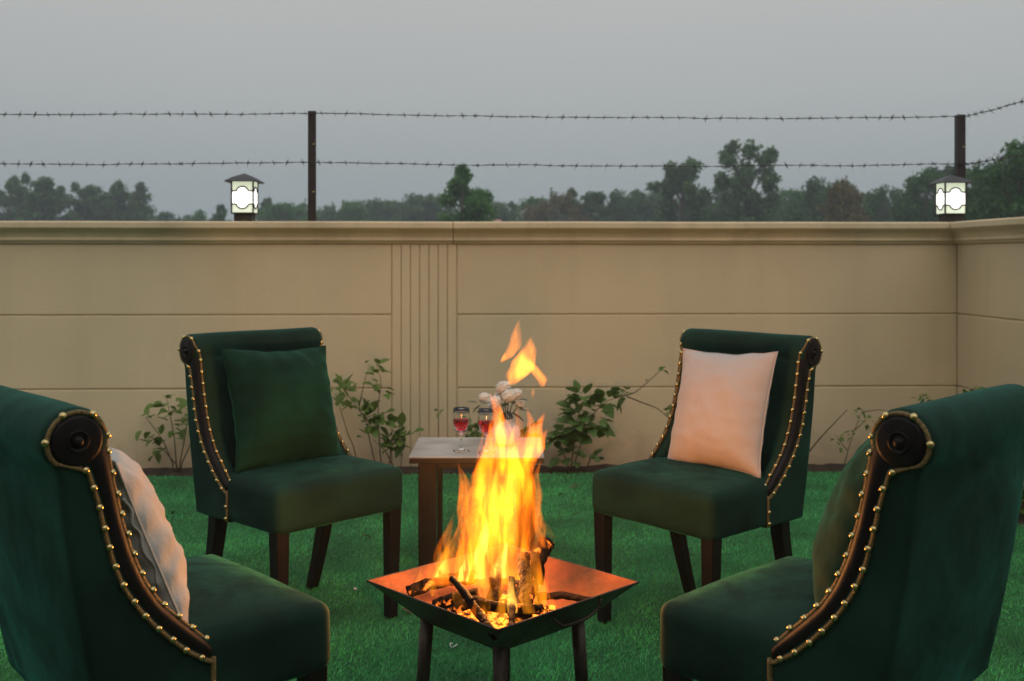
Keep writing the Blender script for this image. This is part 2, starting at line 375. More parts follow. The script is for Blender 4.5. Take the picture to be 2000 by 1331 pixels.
fence_post(p0, 1.418, ztop, 'dark steel angle post at the plain far end of the long wall', WA)
def barb_mesh():
    parts = []
    for k, (dx, dy, dz) in enumerate(((.006, .012, .020), (-.006, -.012, -.019), (.010, -.013, .017), (-.010, .012, -.018))):
        parts.append(tube([(0, 0, 0), (dx * .4, dy * .5, dz * .5), (dx, dy, dz)], [.0022, .0018, .0006], 4))
    c = [(.014 * (i / 10 - .5), .0045 * math.cos(i * 1.9), .0045 * math.sin(i * 1.9)) for i in range(11)]
    parts.append(tube(c, .0018, 4)); return pm('barb', *join(parts))
BARB = barb_mesh(); BARB.materials.append(M['wire'])
def barbed_wire(pts_, label, pitch=.082):
    r = empty('barbed_wire', pts_[0]); tag(r, label, 'wire', 'barbed wire strands over the wall')
    Q = []
    for a, b in zip(pts_[:-1], pts_[1:]):
        a = Vector(a); b = Vector(b); L_ = (b - a).length; n = max(8, int(L_ / .03))
        for i in range(n):
            t = i / n; p = a.lerp(b, t); p.z += -.012 * math.sin(math.pi * t) * (L_ / 3) + .006 * noise.noise(Vector((p.x * 3.1, p.y * 3.1, a.z * 7))) + .0035 * noise.noise(Vector((p.x * 9, p.y * 9, a.z * 5))); Q.append(p - Vector(pts_[0]))
    Q.append(Vector(pts_[-1]) - Vector(pts_[0]))
    up = Vector((0, .001, .0022))
    parts = []
    for s in (1, -1):
        P = []
        for i, q in enumerate(Q): ph = i * 1.3; P.append(q + Vector((0, math.cos(ph) * .0022 * s, math.sin(ph) * .0022 * s)))
        parts.append(tube(P, .0017, 5))
    obj('strand', *join(parts), M['wire'], r)
    D = resample([tuple(q) for q in Q], 2000); tot = float(np.linalg.norm(np.diff(D, axis=0), axis=1).sum()); s = random.uniform(0, .05)
    while s < tot:
        i = min(1998, int(s / tot * 1999)); o = bpy.data.objects.new('barb', BARB); C.objects.link(o); o.parent = r
        o.location = D[i]; t = Vector(D[i + 1] - D[i]); q = t.to_track_quat('X', 'Z')
        o.rotation_euler = (q @ Matrix.Rotation(random.uniform(0, 6.28), 3, 'X').to_quaternion()).to_euler()
        k = random.uniform(.8, 1.15); o.scale = (k, k, k); s += pitch * random.uniform(.82, 1.18)
def zat(v, p): return H + (YH - v) * p.y / F
zw = [(zat(223, p1), zat(230, p2)), (zat(319, p1), zat(322, p2))]
for (za, zb), nm in zip(zw, ('upper', 'lower')):
    f_ = Vector((0, -.028, 0))
    A = Vector((p0.x, p0.y, za)) + f_; B = Vector((p1.x, p1.y, za)) + f_; D_ = Vector((p2.x, p2.y, zb)) + f_
    barbed_wire([A, B, D_], f'{nm} strand of barbed wire stretched above the long wall')
    E_ = Vector((p3.x - .028, p3.y, zb + .012))
    barbed_wire([Vector((p2.x + .02, p2.y - .028, zb)), E_], f'{nm} strand of barbed wire above the side wall, running from corner post')

# ------------------------------------------------------------------ wall lanterns
def lantern(P, rz, label):
    r = empty('wall_lantern', P, rz); tag(r, label, 'lantern', 'lit lanterns on the wall')
    hw = .062; z0, z1 = .052, .232
    obj('base', *join([box(-.052, .052, -.052, .052, 0, .044, .003), box(-.066, .066, -.066, .066, .044, z0, .002)]), M['lampmetal'], r, False)
    for sx_ in (-1, 1):
        for sy_ in (-1, 1):
            obj('corner_bar', *box(sx_ * hw - .0045, sx_ * hw + .0045, sy_ * hw - .0045, sy_ * hw + .0045, z0, z1, .001), M['lampmetal'], r, False)
    rf = obj('roof', *join([lathe_sq([(.066, z1), (.096, z1 - .004), (.096, z1 + .002), (.06, z1 + .026), (.004, z1 + .050)])]), M['lamproof'], r, False)
    # four glazed sides, each three panes with leading between
    a = hw - .0045; zl = z0 + .048; zu = z1 - .056
    def crv(s, up):
        n = 16; out_ = []
        for i in range(n + 1):
            x = -a + 2 * a * i / n; b = .026 * math.sqrt(max(0, 1 - (x / .033) ** 2)) if abs(x) < .033 else 0
            out_.append((x, (zu + b) if up else (zl - b)))
        return out_
    up = crv(0, True); lo = crv(0, False)
    for k in range(4):
        rot = Matrix.Rotation(k * math.pi / 2, 3, 'Z')
        def pane(name, lower, upper, m):
            V = []; n = len(lower)
            for yy in (-hw + .001, -hw + .004):
                V += [rot @ Vector((x, yy, z)) for x, z in lower] + [rot @ Vector((x, yy, z)) for x, z in upper]
            Fc = []
            for i in range(n - 1):
                Fc.append((i, i + 1, n + i + 1, n + i)); Fc.append((2 * n + i, 3 * n + i, 3 * n + i + 1, 2 * n + i + 1))
            return obj(name, V, Fc, m, r, False)
        pane('pane', [(x, z0) for x, _ in lo], lo, M['paneG']); pane('pane', lo, up, M['paneW']); pane('pane', up, [(x, z1) for x, _ in up], M['paneG'])
        for c_ in (lo, up): obj('leading', *tube([rot @ Vector((x, -hw - .0005, z)) for x, z in c_], .0046, 5), M['lampmetal'], r)
    return r
def lathe_sq(prof):
    V = []; Fc = []
    for h_, z in prof:
        V += [(-h_, -h_, z), (h_, -h_, z), (h_, h_, z), (-h_, h_, z)]
    m = len(prof)
    for i in range(m - 1):
        for k in range(4): Fc.append((i * 4 + k, i * 4 + (k + 1) % 4, (i + 1) * 4 + (k + 1) % 4, (i + 1) * 4 + k))
    Fc.append((3, 2, 1, 0)); Fc.append(tuple((m - 1) * 4 + k for k in range(4))); return V, Fc
lp = on_wall(478, .02); lantern((lp.x, lp.y, 1.4185), WA, 'square glowing lantern on the long wall, apart from any post')
lp = on_wall(1857, -.0); lantern((lp.x, lp.y, 1.4185), WA, 'square glowing lantern at the wall corner in front of a post')

# ------------------------------------------------------------------ chairs
HW = .254; YF = .280; ZB = .361
wingF = [(.008, .357), (.008, .40), (.008, .455), (.006, .475), (-.016, .497), (-.052, .532), (-.093, .574), (-.122, .62), (-.145, .675), (-.163, .735), (-.177, .80), (-.188, .862)]
innF = [(-.115, .357), (-.115, .40), (-.112, .45), (-.11, .475), (-.11, .50), (-.113, .535), (-.122, .58), (-.133, .625), (-.15, .68), (-.165, .74), (-.177, .80), (-.188, .862)]
RC = (-.24, .888); RR = .0565
rearN = [(-.219, .838), (-.202, .785), (-.189, .725), (-.174, .668), (-.155, .622), (-.130, .582), (-.102, .547), (-.071, .514), (-.035, .481), (.002, .456)]
def profile(t):
    A = np.array(smooth_path(wingF, 40)); B = np.array(smooth_path(innF, 40)); Fp = A * t + B * (1 - t)
    a0 = math.atan2(Fp[-1][1] - RC[1], Fp[-1][0] - RC[0]); a1 = R(212)
    arc = [(RC[0] + RR * math.cos(a), RC[1] + RR * math.sin(a)) for a in np.linspace(a0 + .08, a1, 20)]
    rear = [(-.276, .848), (-.272, .838)] + [(-.268 + (.268 - .188) * k / 12 - .008 * math.sin(math.pi * k / 12), .83 - (.83 - .357) * k / 12) for k in range(13)]
    bot = [(-.13, .356), (-.08, .356)]
    return np.vstack([Fp, arc, rear, bot])
def offset(P, r):
    n = len(P); t = np.roll(P, -1, 0) - np.roll(P, 1, 0); t /= np.linalg.norm(t, axis=1)[:, None] + 1e-9
    nrm_ = np.stack([t[:, 1], -t[:, 0]], 1)
    return P - nrm_ * r                               # profile runs counter-clockwise -> inward
def back_mesh():
    rings = []; xsamp = []
    r = .014
    for k in range(6):
        a = math.pi / 2 * k / 5; xsamp.append((HW - r + r * math.cos(a) + .003, r * (1 - math.sin(a))))
    xsamp += [(HW - .03, 0), (HW - .042, 0), (HW - .050, 0), (HW - .056, 0), (HW - .062, 0), (HW - .07, 0), (HW - .08, 0), (.13, 0), (.07, 0), (0, 0)]
    full = xsamp + [(-x, i) for x, i in reversed(xsamp[:-1])]
    for x, ins in full:
        t = max(0, min(1, (abs(x) - (HW - .072)) / .030)); t = t * t * (3 - 2 * t)
        P = offset(profile(t), ins)
        bulge = .010 * (1 - (x / HW) ** 2)
        ring = []
        for j, (y, z) in enumerate(P):
            yy = y + (bulge if j < 40 and z > .5 else 0) - (.010 * (1 - (x / HW) ** 2) if 60 <= j < 75 else 0)
            ring.append((x, yy + .0018 * nrm((x, y, z), 9), z + .0025 * nrm((x, y, z), 6, 3)))
        rings.append(ring)
    n = len(rings[0]); V = [p for q in rings for p in q]; Fc = []
    for i in range(len(rings) - 1):
        for k in range(n): Fc.append((i * n + k, (i + 1) * n + k, (i + 1) * n + (k + 1) % n, i * n + (k + 1) % n))
    Fc.append(tuple(range(n))); Fc.append(tuple((len(rings) - 1) * n + k for k in range(n - 1, -1, -1)))
    me = pm('chair_back', V, Fc)
    bm = bmesh.new(); bm.from_mesh(me); bmesh.ops.triangulate(bm, faces=[f for f in bm.faces if len(f.verts) > 4]); bmesh.ops.recalc_face_normals(bm, faces=bm.faces); bm.to_mesh(me); bm.free(); return me
def seat_mesh():
    yb = -.13; hy = (YF - yb) / 2; zt = .497; hz = (zt - ZB + .004) / 2
    V, Fc = rbox(HW - .002, hy, hz, .026, 12, 5); out_ = []
    for x, y, z in V:
        fx = x / HW; fy = y / hy
        if z > 0: z += .022 * max(0, 1 - fx ** 4) * max(0, 1 - abs(fy) ** 3.5) * (z / hz)
        if y > 0 and z < .0: pass
        b = .007 * (1 - (z / hz) ** 2)
        if abs(fx) > .9: x += math.copysign(b, x) * .6 * max(0, 1 - fy * fy)
        if fy > .9: y += b * max(0, 1 - fx * fx)
        p = (x, y + (YF + yb) / 2, z + (zt + ZB - .004) / 2)
        k = .0022 * nrm(p, 8, 5); out_.append((p[0], p[1] + k, p[2] + k))
    return pm('chair_seat', out_, Fc)
def front_normals(A):
    t = np.gradient(A, axis=0); t /= np.linalg.norm(t, axis=1)[:, None] + 1e-9; return np.stack([t[:, 1], -t[:, 0]], 1)
def wood_mesh():                                       # show-wood band, keyhole outline, round the outer front corner of the +x flank
    A = smooth_path([(y, z) for y, z in wingF if z > .47] + [(-.192, .875)], 46); nA = front_normals(A)
    B = smooth_path(list(reversed(rearN)) + [(-.246, .862)], 46)
    V = []; Fc = []; ns = 11
    for i in range(46):
        p0 = np.array([HW - .011, *(A[i] + nA[i] * .003)]); p1 = np.array([HW + .006, *(A[i] + nA[i] * .006)]); p2 = np.array([HW + .0095, *(A[i] * .45 + B[i] * .55)]); p3 = np.array([HW + .001, *B[i]])
        for k in range(ns):
            s = k / (ns - 1); V.append(tuple(p0 * (1 - s) ** 3 + 3 * p1 * s * (1 - s) ** 2 + 3 * p2 * s * s * (1 - s) + p3 * s ** 3))
    for i in range(45):
        for k in range(ns - 1): Fc.append((i * ns + k, i * ns + k + 1, (i + 1) * ns + k + 1, (i + 1) * ns + k))
    Fc.append(tuple(range(ns)))
    # disc at the scroll
    D = []; prof = [(.0445, -.004), (.044, .003), (.042, .0062), (.038, .0075), (.0, .0075)]
    n = 28
    for r_, h in prof[:-1]:
        for k in range(n): a = 2 * math.pi * k / n; D.append((HW + .001 + h, RC[0] + r_ * math.cos(a), RC[1] + r_ * math.sin(a)))
    DF = []
    for i in range(len(prof) - 2):
        for k in range(n): DF.append((i * n + k, i * n + (k + 1) % n, (i + 1) * n + (k + 1) % n, (i + 1) * n + k))
    DF.append(tuple((len(prof) - 2) * n + k for k in range(n)))
    return join([(V, Fc), (D, DF)])
def rosette():
    prof = [(.027, .013), (.0262, .0165), (.0235, .0175), (.0215, .0150), (.019, .0135), (.0135, .0135), (.0125, .0165), (.010, .0195), (.006, .0215), (.0005, .022)]
    n = 24; D = []; DF = []
    for r_, h in prof:
        for k in range(n): a = 2 * math.pi * k / n; D.append((HW - .005 + h, RC[0] + .72 * r_ * math.cos(a), RC[1] + .72 * r_ * math.sin(a)))
    for i in range(len(prof) - 1):
        for k in range(n): DF.append((i * n + k, i * n + (k + 1) % n, (i + 1) * n + (k + 1) % n, (i + 1) * n + k))
    DF.append(tuple((len(prof) - 1) * n + k for k in range(n))); return D, DF
def trim_path():                                       # 3D paths of the braid on the +x flank, with outward normals
    A = smooth_path([(y, z) for y, z in wingF if z > .47] + [(-.192, .872)], 40); nA = front_normals(A)
    fr = [((HW - .013, A[i][0] + nA[i][0] * .005, A[i][1] + nA[i][1] * .005), (.35, nA[i][0], nA[i][1])) for i in range(40)]
    arc = []
    for a in np.linspace(R(-18), R(225), 30):
        e = min(1, (a - R(-18)) / .9); e = e * e * (3 - 2 * e); x = HW - .013 + .014 * e
        rr = .0555 - .0075 * e
        arc.append(((x, RC[0] + rr * math.cos(a), RC[1] + rr * math.sin(a)), (.35 + .35 * e, math.cos(a) * (1 - .3 * e), math.sin(a) * (1 - .3 * e))))
    rear = [((HW + .003, -.250, .846), (1, 0, 0))] + [((HW + .004, y - .003, z - .003), (1, 0, 0)) for y, z in smooth_path(rearN, 40)] + [((HW + .004, .007, .451), (1, 0, 0))]
    return fr, arc, rear
def nail_pos():
    fr, arc, rear = trim_path(); P = []
    for path, sp, st in ((fr, .039, .012), (arc, .050, .02), (rear, .037, .024)):
        X = np.array([p for p, _ in path]); Nn = np.array([q for _, q in path])
        d = np.r_[0, np.cumsum(np.linalg.norm(np.diff(X, axis=0), axis=1))]; n = int((d[-1] - st) / sp) + 1
        for i in range(n):
            s = st + i * sp; p = [np.interp(s, d, X[:, k]) for k in range(3)]; q = Vector([np.interp(s, d, Nn[:, k]) for k in range(3)]).normalized()
            P.append((Vector(p) + q * .003, q))
    for z in (.41, .372): P.append((Vector((HW + .007, .008, z)), Vector((1, 0, 0))))
    return P
NAIL = pm('nail', *lathe([(.0066, -.002), (.0068, .0005), (.0062, .0031), (.0046, .0052), (.0025, .0064), (.0004, .0068)], 12)); NAIL.materials.append(M['brass']); NAIL.polygons.foreach_set('use_smooth', [True] * len(NAIL.polygons))
def mirror(VF): V, Fc = VF; return [(-x, y, z) for x, y, z in V], [tuple(reversed(f)) for f in Fc]
def fix(o): flip(o); return o
def leg_mesh(x, y, xb, yb, top, bot, zt):
    V = []; Fc = []
    N = 6
    for i in range(N + 1):
        t = i / N; h = (top * (1 - t) + bot * t) / 2; cx = x + (xb - x) * t; cy = y + (yb - y) * (t ** 1.3); z = zt * (1 - t)
        c = .12 * h
        for sx_, sy_ in ((-1, -1), (1, -1), (1, 1), (-1, 1)):
            q = [(cx + sx_ * (h - c), cy + sy_ * h), (cx + sx_ * h, cy + sy_ * (h - c))]
            if sx_ * sy_ > 0: q.reverse()
            V += [(a, b, z) for a, b in q]
    for i in range(N):
        for k in range(8): Fc.append((i * 8 + k, i * 8 + (k + 1) % 8, (i + 1) * 8 + (k + 1) % 8, (i + 1) * 8 + k))
    Fc.append(tuple(range(8))); Fc.append(tuple(N * 8 + k for k in range(7, -1, -1))); return V, Fc
def make_chair():
    r = empty('dining_chair')
    o = mk('seat', seat_mesh(), M['velvet'], r); flip(o)
    mk('back', back_mesh(), M['velvet'], r)
    for s in (1, -1):
        V, Fc = wood_mesh(); rs = rosette(); fr, arc, rear = trim_path()
        gp = [tuple(q) for q in resample([p for p, _ in fr + arc + rear], 170)]
        vert = [(HW + .004, .009, z) for z in np.linspace(.458, .362, 8)]
        g_ = join([tube(gp, .0055, 6, flat=.75), tube(vert, .0055, 6, flat=.75)])
        if s < 0: V, Fc = mirror((V, Fc)); rs = mirror(rs); g_ = mirror(g_)
        wd_ = fix(obj('show_wood', V, Fc, M['darkwood'], r)); fix(obj('rosette', *rs, M['darkwood'], wd_))
        fix(obj('braid_trim', *g_, M['gimp'], r))
        for p, q in nail_pos():
            n_ = bpy.data.objects.new('nail', NAIL); C.objects.link(n_); n_.parent = r
            q = (Vector((q.x * s, q.y, q.z)) + Vector((random.uniform(-.1, .1), random.uniform(-.1, .1), random.uniform(-.1, .1)))).normalized()
            n_.location = (p.x * s, p.y + random.uniform(-.0012, .0012), p.z + random.uniform(-.0012, .0012)); n_.rotation_euler = q.to_track_quat('Z', 'Y').to_euler()
        fix(obj('leg', *leg_mesh(s * (HW - .032), YF - .034, s * (HW - .036), YF - .036, .047, .034, .368), M['darkwood'], r, False))
        fix(obj('leg', *leg_mesh(s * (HW - .034), -.105, s * (HW - .036), -.203, .048, .034, .368), M['darkwood'], r, False))
    return r
def copy_tree(o, parent=None):
    c = o.copy(); C.objects.link(c); c.parent = parent
    for ch in [q for q in bpy.data.objects if q.parent == o]: copy_tree(ch, c)
    return c
poses = [(-.733, 3.497, -.763, 'green velvet chair with dark green cushion, facing the fire with its back to wall'),
         (.632, 3.434, -2.418, 'green velvet chair holding a smooth blush pink cushion, its back to the wall'),
         (-.738, 2.112, .757, 'green velvet chair holding a creased cream cushion, seen from behind'),
         (.668, 2.098, 2.345, 'green velvet chair seen from behind with a dark green cushion inside')]
chair = make_chair(); chairs = []
for i, (x, y, a, lb) in enumerate(poses):
    c = chair if i == 0 else copy_tree(chair)
    chairs.append(c)
for c, (x, y, a, lb) in zip(chairs, poses):
    c.location = (x, y, .004); c.rotation_euler = (0, 0, a - math.pi / 2)
    tag(c, lb, 'chair', 'velvet chairs around the fire')

# ------------------------------------------------------------------ cushions
def cushion(name, label, chair_i, loc, rot, size, thick, m, seed, zip_=False, fold=.004):
    X, Y, a, _ = poses[chair_i]
    base = Matrix.Translation((X, Y, .004)) @ Matrix.Rotation(a - math.pi / 2, 4, 'Z')
    n = 48; V = []; Fc = []; idx = {}
    def shp(u, v, s):
        sx_, sy_ = size
        e = (max(0, 1 - abs(u) ** 2.6) * max(0, 1 - abs(v) ** 2.6)) ** .72
        x = sx_ / 2 * u * (1 - .085 * (1 - v * v) * u * u); z = sy_ / 2 * v * (1 - .085 * (1 - u * u) * v * v)
        t = thick / 2 * e * (1 - .10 * v)
        # puckers running in from the seams and broad slack folds
        eu = abs(u) ** 4; ev = abs(v) ** 4
        t += fold * .8 * (eu * math.sin(v * 19 + seed + 2 * nrm((u, v, s), 2, seed)) + ev * math.sin(u * 17 + seed * 2 + 2 * nrm((v, u, s), 2, seed))) * e ** .4 * (1 - eu * ev)
        t += fold * 1.6 * nrm((u * 1.6 + v * 1.1, u * .5, s), 1.6, seed) * e + fold * .7 * nrm((u, v * 2.2, s), 3.1, seed + 4) * e
        rg = math.sin(7.5 * (u * .55 + v * .85) + seed + 1.5 * nrm((u, v, 0), 1.5, seed)); t += fold * .55 * max(0, rg) ** 3 * e * (.5 + .5 * u)
        return Vector((x, -s * max(t, .0), z))
    for s in (1, -1):
        for j in range(n + 1):
            for i in range(n + 1):
                u = -math.cos(math.pi * i / n) * .35 + .65 * (2 * i / n - 1); v = -math.cos(math.pi * j / n) * .35 + .65 * (2 * j / n - 1)
                edge = i in (0, n) or j in (0, n)
                key = (i, j, 0 if edge else s)
                if key not in idx: idx[key] = len(V); V.append(shp(u, v, s) + Vector((.006 * nrm((u, v, 0), 2.2, seed), 0, .007 * nrm((u, v, 0), 2.6, seed + 3))))
    for s in (1, -1):
        for j in range(n):
            for i in range(n):
                q = [idx[(a_, b_, 0 if (a_ in (0, n) or b_ in (0, n)) else s)] for a_, b_ in ((i, j), (i + 1, j), (i + 1, j + 1), (i, j + 1))]
                if s < 0: q.reverse()
                Fc.append(tuple(q))
    r = empty(name); tag(r, label, 'cushion', 'cushions on the chairs')
    r.matrix_world = base @ Matrix.Translation(loc) @ rot.to_4x4()
    o = obj('cover', V, Fc, m, r)
    loop = [(-1 + 2 * k / 24, -1) for k in range(24)] + [(1, -1 + 2 * k / 24) for k in range(24)] + [(1 - 2 * k / 24, 1) for k in range(24)] + [(-1, 1 - 2 * k / 24) for k in range(25)]
    obj('seam', *tube([shp(u, v, 1) + Vector((.006 * nrm((u, v, 0), 2.2, seed), 0, .007 * nrm((u, v, 0), 2.6, seed + 3))) for u, v in loop], .0024, 6), m, r)
    if zip_:
        zp = [shp(zip_, v, -1) + Vector((zip_ * .002, .001, 0)) for v in np.linspace(.62, -.35, 30)]
        zz = obj('zip_flap', *tube(zp, .0045, 6, flat=.5), m, r)
    return r
def tilt(back, yaw=0, roll=0):  # cushion front faces +y of chair after a half turn
    return (Matrix.Rotation(yaw, 3, 'Z') @ Matrix.Rotation(back, 3, 'X') @ Matrix.Rotation(roll, 3, 'Y') @ Matrix.Rotation(math.pi, 3, 'Z'))
cushion('cushion', 'dark green velvet cushion propped up in a chair near the wall', 0, (.0, -.06, .695), tilt(R(19), 0, R(-3)), (.42, .42), .20, M['velvet2'], 1.3, fold=.008)
cushion('cushion', 'smooth blush pink cushion propped on a chair near the wall', 1, (-.025, -.055, .695), tilt(R(16), 0, R(2)), (.38, .405), .17, M['pink'], 4.1, fold=.0045)
cushion('cushion', 'creased cream cushion with a zip, seen from its edge', 2, (.02, -.045, .66), tilt(R(21), R(-12), R(0)), (.40, .37), .135, M['cream'], 7.7, zip_=-.975, fold=.011)
cushion('cushion', 'dark green velvet cushion half hidden behind a scrolled chair back', 3, (-.0, -.065, .70), tilt(R(19), R(18), R(0)), (.42, .42), .15, M['velvet2'], 9.2, fold=.008)

# ------------------------------------------------------------------ fire bowl
BX, BY, ZR, BH = -.024, 2.58, .40, .10
br = empty('fire_bowl', (BX, BY, 0), R(-1.0)); tag(br, 'square steel fire bowl on four legs holding burning wood', 'fire bowl')
def ring4(h, z): return [(0, -h, z), (h, 0, z), (0, h, z), (-h, 0, z)]
def dish(hr, hb, zr, zb, name, m, up):
    V = []; Fc = []; N = 10
    for i in range(N + 1):
        t = i / N; h = hr + (hb - hr) * t; z = zr + (zb - zr) * t
        c = ring4(h, z)
        for k in range(4):
            a = Vector(c[k]); b = Vector(c[(k + 1) % 4])
            for j in range(10):
                p = a.lerp(b, j / 10); V.append(p + Vector((0, 0, .0025 * nrm(p, 7)))) 
    n = 40
    for i in range(N):
        for k in range(n): Fc.append((i * n + k, i * n + (k + 1) % n, (i + 1) * n + (k + 1) % n, (i + 1) * n + k))
    Fc.append(tuple(N * n + k for k in range(n)))
    o = obj(name, V, Fc, m, br, False)
    bm = bmesh.new(); bm.from_mesh(o.data); bmesh.ops.triangulate(bm, faces=[f for f in bm.faces if len(f.verts) > 4]); bm.to_mesh(o.data); bm.free(); return o
dish(.337, .196, ZR - .001, ZR - BH, 'pan_outside', M['steel'], 0)
dish(.3335, .196, ZR, ZR - BH + .004, 'pan_inside', M['panrust'], 1)
V, Fc = tube([*[Vector(p) for p in ring4(.3365, ZR - .0005)], Vector(ring4(.3365, ZR - .0005)[0])], .0028, 6)
obj('rim', V, Fc, M['steel'], br)
for k, (x, y) in enumerate(((0, -.186), (.186, 0), (0, .186), (-.186, 0))):
    f_ = 1.06
    obj('leg', *tube([(x, y, ZR - BH + .012), (x * f_, y * f_, .15), (x * f_ * 1.02, y * f_ * 1.02, .0)], [.0175, .0165, .0165], 12), M['steel'], br)
def side_pt(k, t, o_, z):
    c = ring4(.337 + (.196 - .337) * (ZR - z) / BH, z); a = Vector(c[k]); b = Vector(c[(k + 1) % 4]); nn = Vector((b.y - a.y, a.x - b.x, 0)).normalized(); return a.lerp(b, t) + nn * o_
for k in (0, 2):
    hp = [side_pt(k, .40, .004, ZR - .030), side_pt(k, .41, .018, ZR - .036), side_pt(k, .45, .034, ZR - .050), side_pt(k, .55, .036, ZR - .052), side_pt(k, .66, .036, ZR - .05), side_pt(k, .72, .030, ZR - .036), side_pt(k, .725, .014, ZR - .016), side_pt(k, .72, .003, ZR - .008)]
    obj('handle', *tube(smooth_path([tuple(p) for p in hp], 26), .0038, 7), M['steel'], br)

# ------------------------------------------------------------------ firewood, embers
def charmat(name, glow, thr=.58):
    m = mat(name, (.005, .0032, .0025, 1), .9, spec=.08, var=.8, vscale=22, bump=1, bscale=45, bdist=.02); t = m.node_tree; b = t.nodes['Principled BSDF']
    n = t.nodes.new('ShaderNodeTexNoise'); n.inputs['Scale'].default_value = 38; n.inputs['Detail'].default_value = 4
    tcn = t.nodes.new('ShaderNodeTexCoord'); t.links.new(tcn.outputs['Object'], n.inputs['Vector'])
    cr = t.nodes.new('ShaderNodeValToRGB'); cr.color_ramp.elements[0].position = thr; cr.color_ramp.elements[0].color = (0, 0, 0, 1)
    cr.color_ramp.elements[1].position = thr + .1; cr.color_ramp.elements[1].color = (1, .20, .02, 1)
    t.links.new(n.outputs['Fac'], cr.inputs['Fac']); t.links.new(cr.outputs[0], b.inputs['Emission Color']); b.inputs['Emission Strength'].default_value = glow; return m
M['ember'] = charmat('glowing_ember', 4.0, .46); M['hotwood'] = charmat('smouldering_wood', 2.0, .60)
def bough(P, r0, r1, label, m, knots=0, name='firewood', n=11):
    Q = smooth_path([tuple(p) for p in P], 26); c = Vector(Q[0]); rr = []
    for i in range(26):
        t = i / 25; rr.append((r0 + (r1 - r0) * t) * (1 + .16 * nrm(tuple(Q[i]), 30, r0 * 900)))
    V, Fc = tube([Vector(q) - c for q in Q], rr, n)
    V = [Vector(v) + Vector((nrm(v, 60, 1), nrm(v, 60, 2), nrm(v, 60, 3))) * (r0 * .25) for v in V]
    parts = [(V, Fc)]
    for k in range(knots):
        i = 5 + int(16 * (k + .5) / knots); p = Vector(Q[i]) - c; d_ = Vector((random.uniform(-1, 1), random.uniform(-1, 1), random.uniform(-.2, 1))).normalized() * r0 * 2.4
        parts.append(tube([p, p + d_ * .6, p + d_], [r0 * .55, r0 * .42, r0 * .3], 6))
    o = obj(name, *join(parts), m); o.location = c; return tag(o, label, 'firewood', 'wood burning in the bowl')
zf = ZR - BH + .012
bough([px(1010, 1205, 2.50), px(1030, 1150, 2.56), px(1045, 1095, 2.64), px(1068, 1062, 2.70)], .026, .023, 'thick charred log leaning out over the back rim of the fire bowl', M['hotwood'], 2)
bough([px(883, 1130, 2.47), px(905, 1155, 2.43), px(935, 1200, 2.38), px(968, 1243, 2.30)], .0085, .0105, 'slim forked dark branch lying against the bowl corner nearest the seats', M['twig'], 2)
bough([px(1000, 1128, 2.50), px(1001, 1180, 2.45), px(998, 1238, 2.36)], .0085, .0075, 'thin upright stick standing among the embers', M['twig'], 1)
bough([px(797, 1157, 2.58), px(835, 1143, 2.60), px(880, 1132, 2.64), px(925, 1128, 2.68)], .015, .018, 'short charred log against the rim under the smallest flames', M['hotwood'], 1)
bough([px(1050, 1166, 2.60), px(1100, 1163, 2.58), px(1158, 1174, 2.55)], .010, .008, 'thin charred stick lying towards the handle side of the bowl', M['twig'], 0)
bough([px(1057, 1140, 2.62), px(1058, 1118, 2.64), px(1056, 1095, 2.66)], .009, .006, 'short ashy stub standing up by the back rim', M['twig'], 0)
bough([px(850, 1182, 2.52), px(890, 1168, 2.50), px(935, 1160, 2.5)], .013, .015, 'charred chunk lying flat below the slim branch', M['hotwood'], 1)
bough([px(960, 1195, 2.55), px(968, 1140, 2.58), px(975, 1095, 2.62)], .017, .014, 'upright charred log at the heart of the fire', M['hotwood'], 2)
bough([px(1025, 1205, 2.45), px(1030, 1150, 2.52), px(1022, 1085, 2.6)], .019, .015, 'upright blackened log beside the thick leaning log', M['hotwood'], 1)
bough([px(870, 1195, 2.50), px(925, 1175, 2.47), px(990, 1190, 2.45), px(1060, 1190, 2.47)], .014, .012, 'long half burnt branch lying across the embers', M['hotwood'], 1)
parts = []
for k in range(480):
    a = random.uniform(0, 6.28); rr = .18 * math.sqrt(random.random()); s = random.uniform(.005, .014)
    x = rr * math.cos(a); y = rr * math.sin(a)
    if abs(x) + abs(y) > .165: continue
    c = Vector((BX + x, BY + y, ZR - BH + .006 + s * .6 + .03 * max(0, 1 - rr / .12) * random.random()))
    V = []
    rot = Matrix.Rotation(random.uniform(0, 6), 3, Vector((random.random(), random.random(), random.random() + .1)).normalized())
    for q in ((-1, -1, -.7), (1, -1, -.7), (1, 1, -.7), (-1, 1, -.7), (-.7, -.8, .8), (.8, -.6, .7), (.7, .7, .8), (-.8, .7, .6)):
        V.append(c + rot @ (Vector(q) * s * random.uniform(.7, 1.1)))
    parts.append((V, [(0, 3, 2, 1), (4, 5, 6, 7), (0, 1, 5, 4), (1, 2, 6, 5), (2, 3, 7, 6), (3, 0, 4, 7)]))
eo = obj('embers', *join(parts), M['ember'], None, False); tag(eo, 'bed of glowing orange embers in the bottom of the fire bowl', 'embers', kind='stuff')

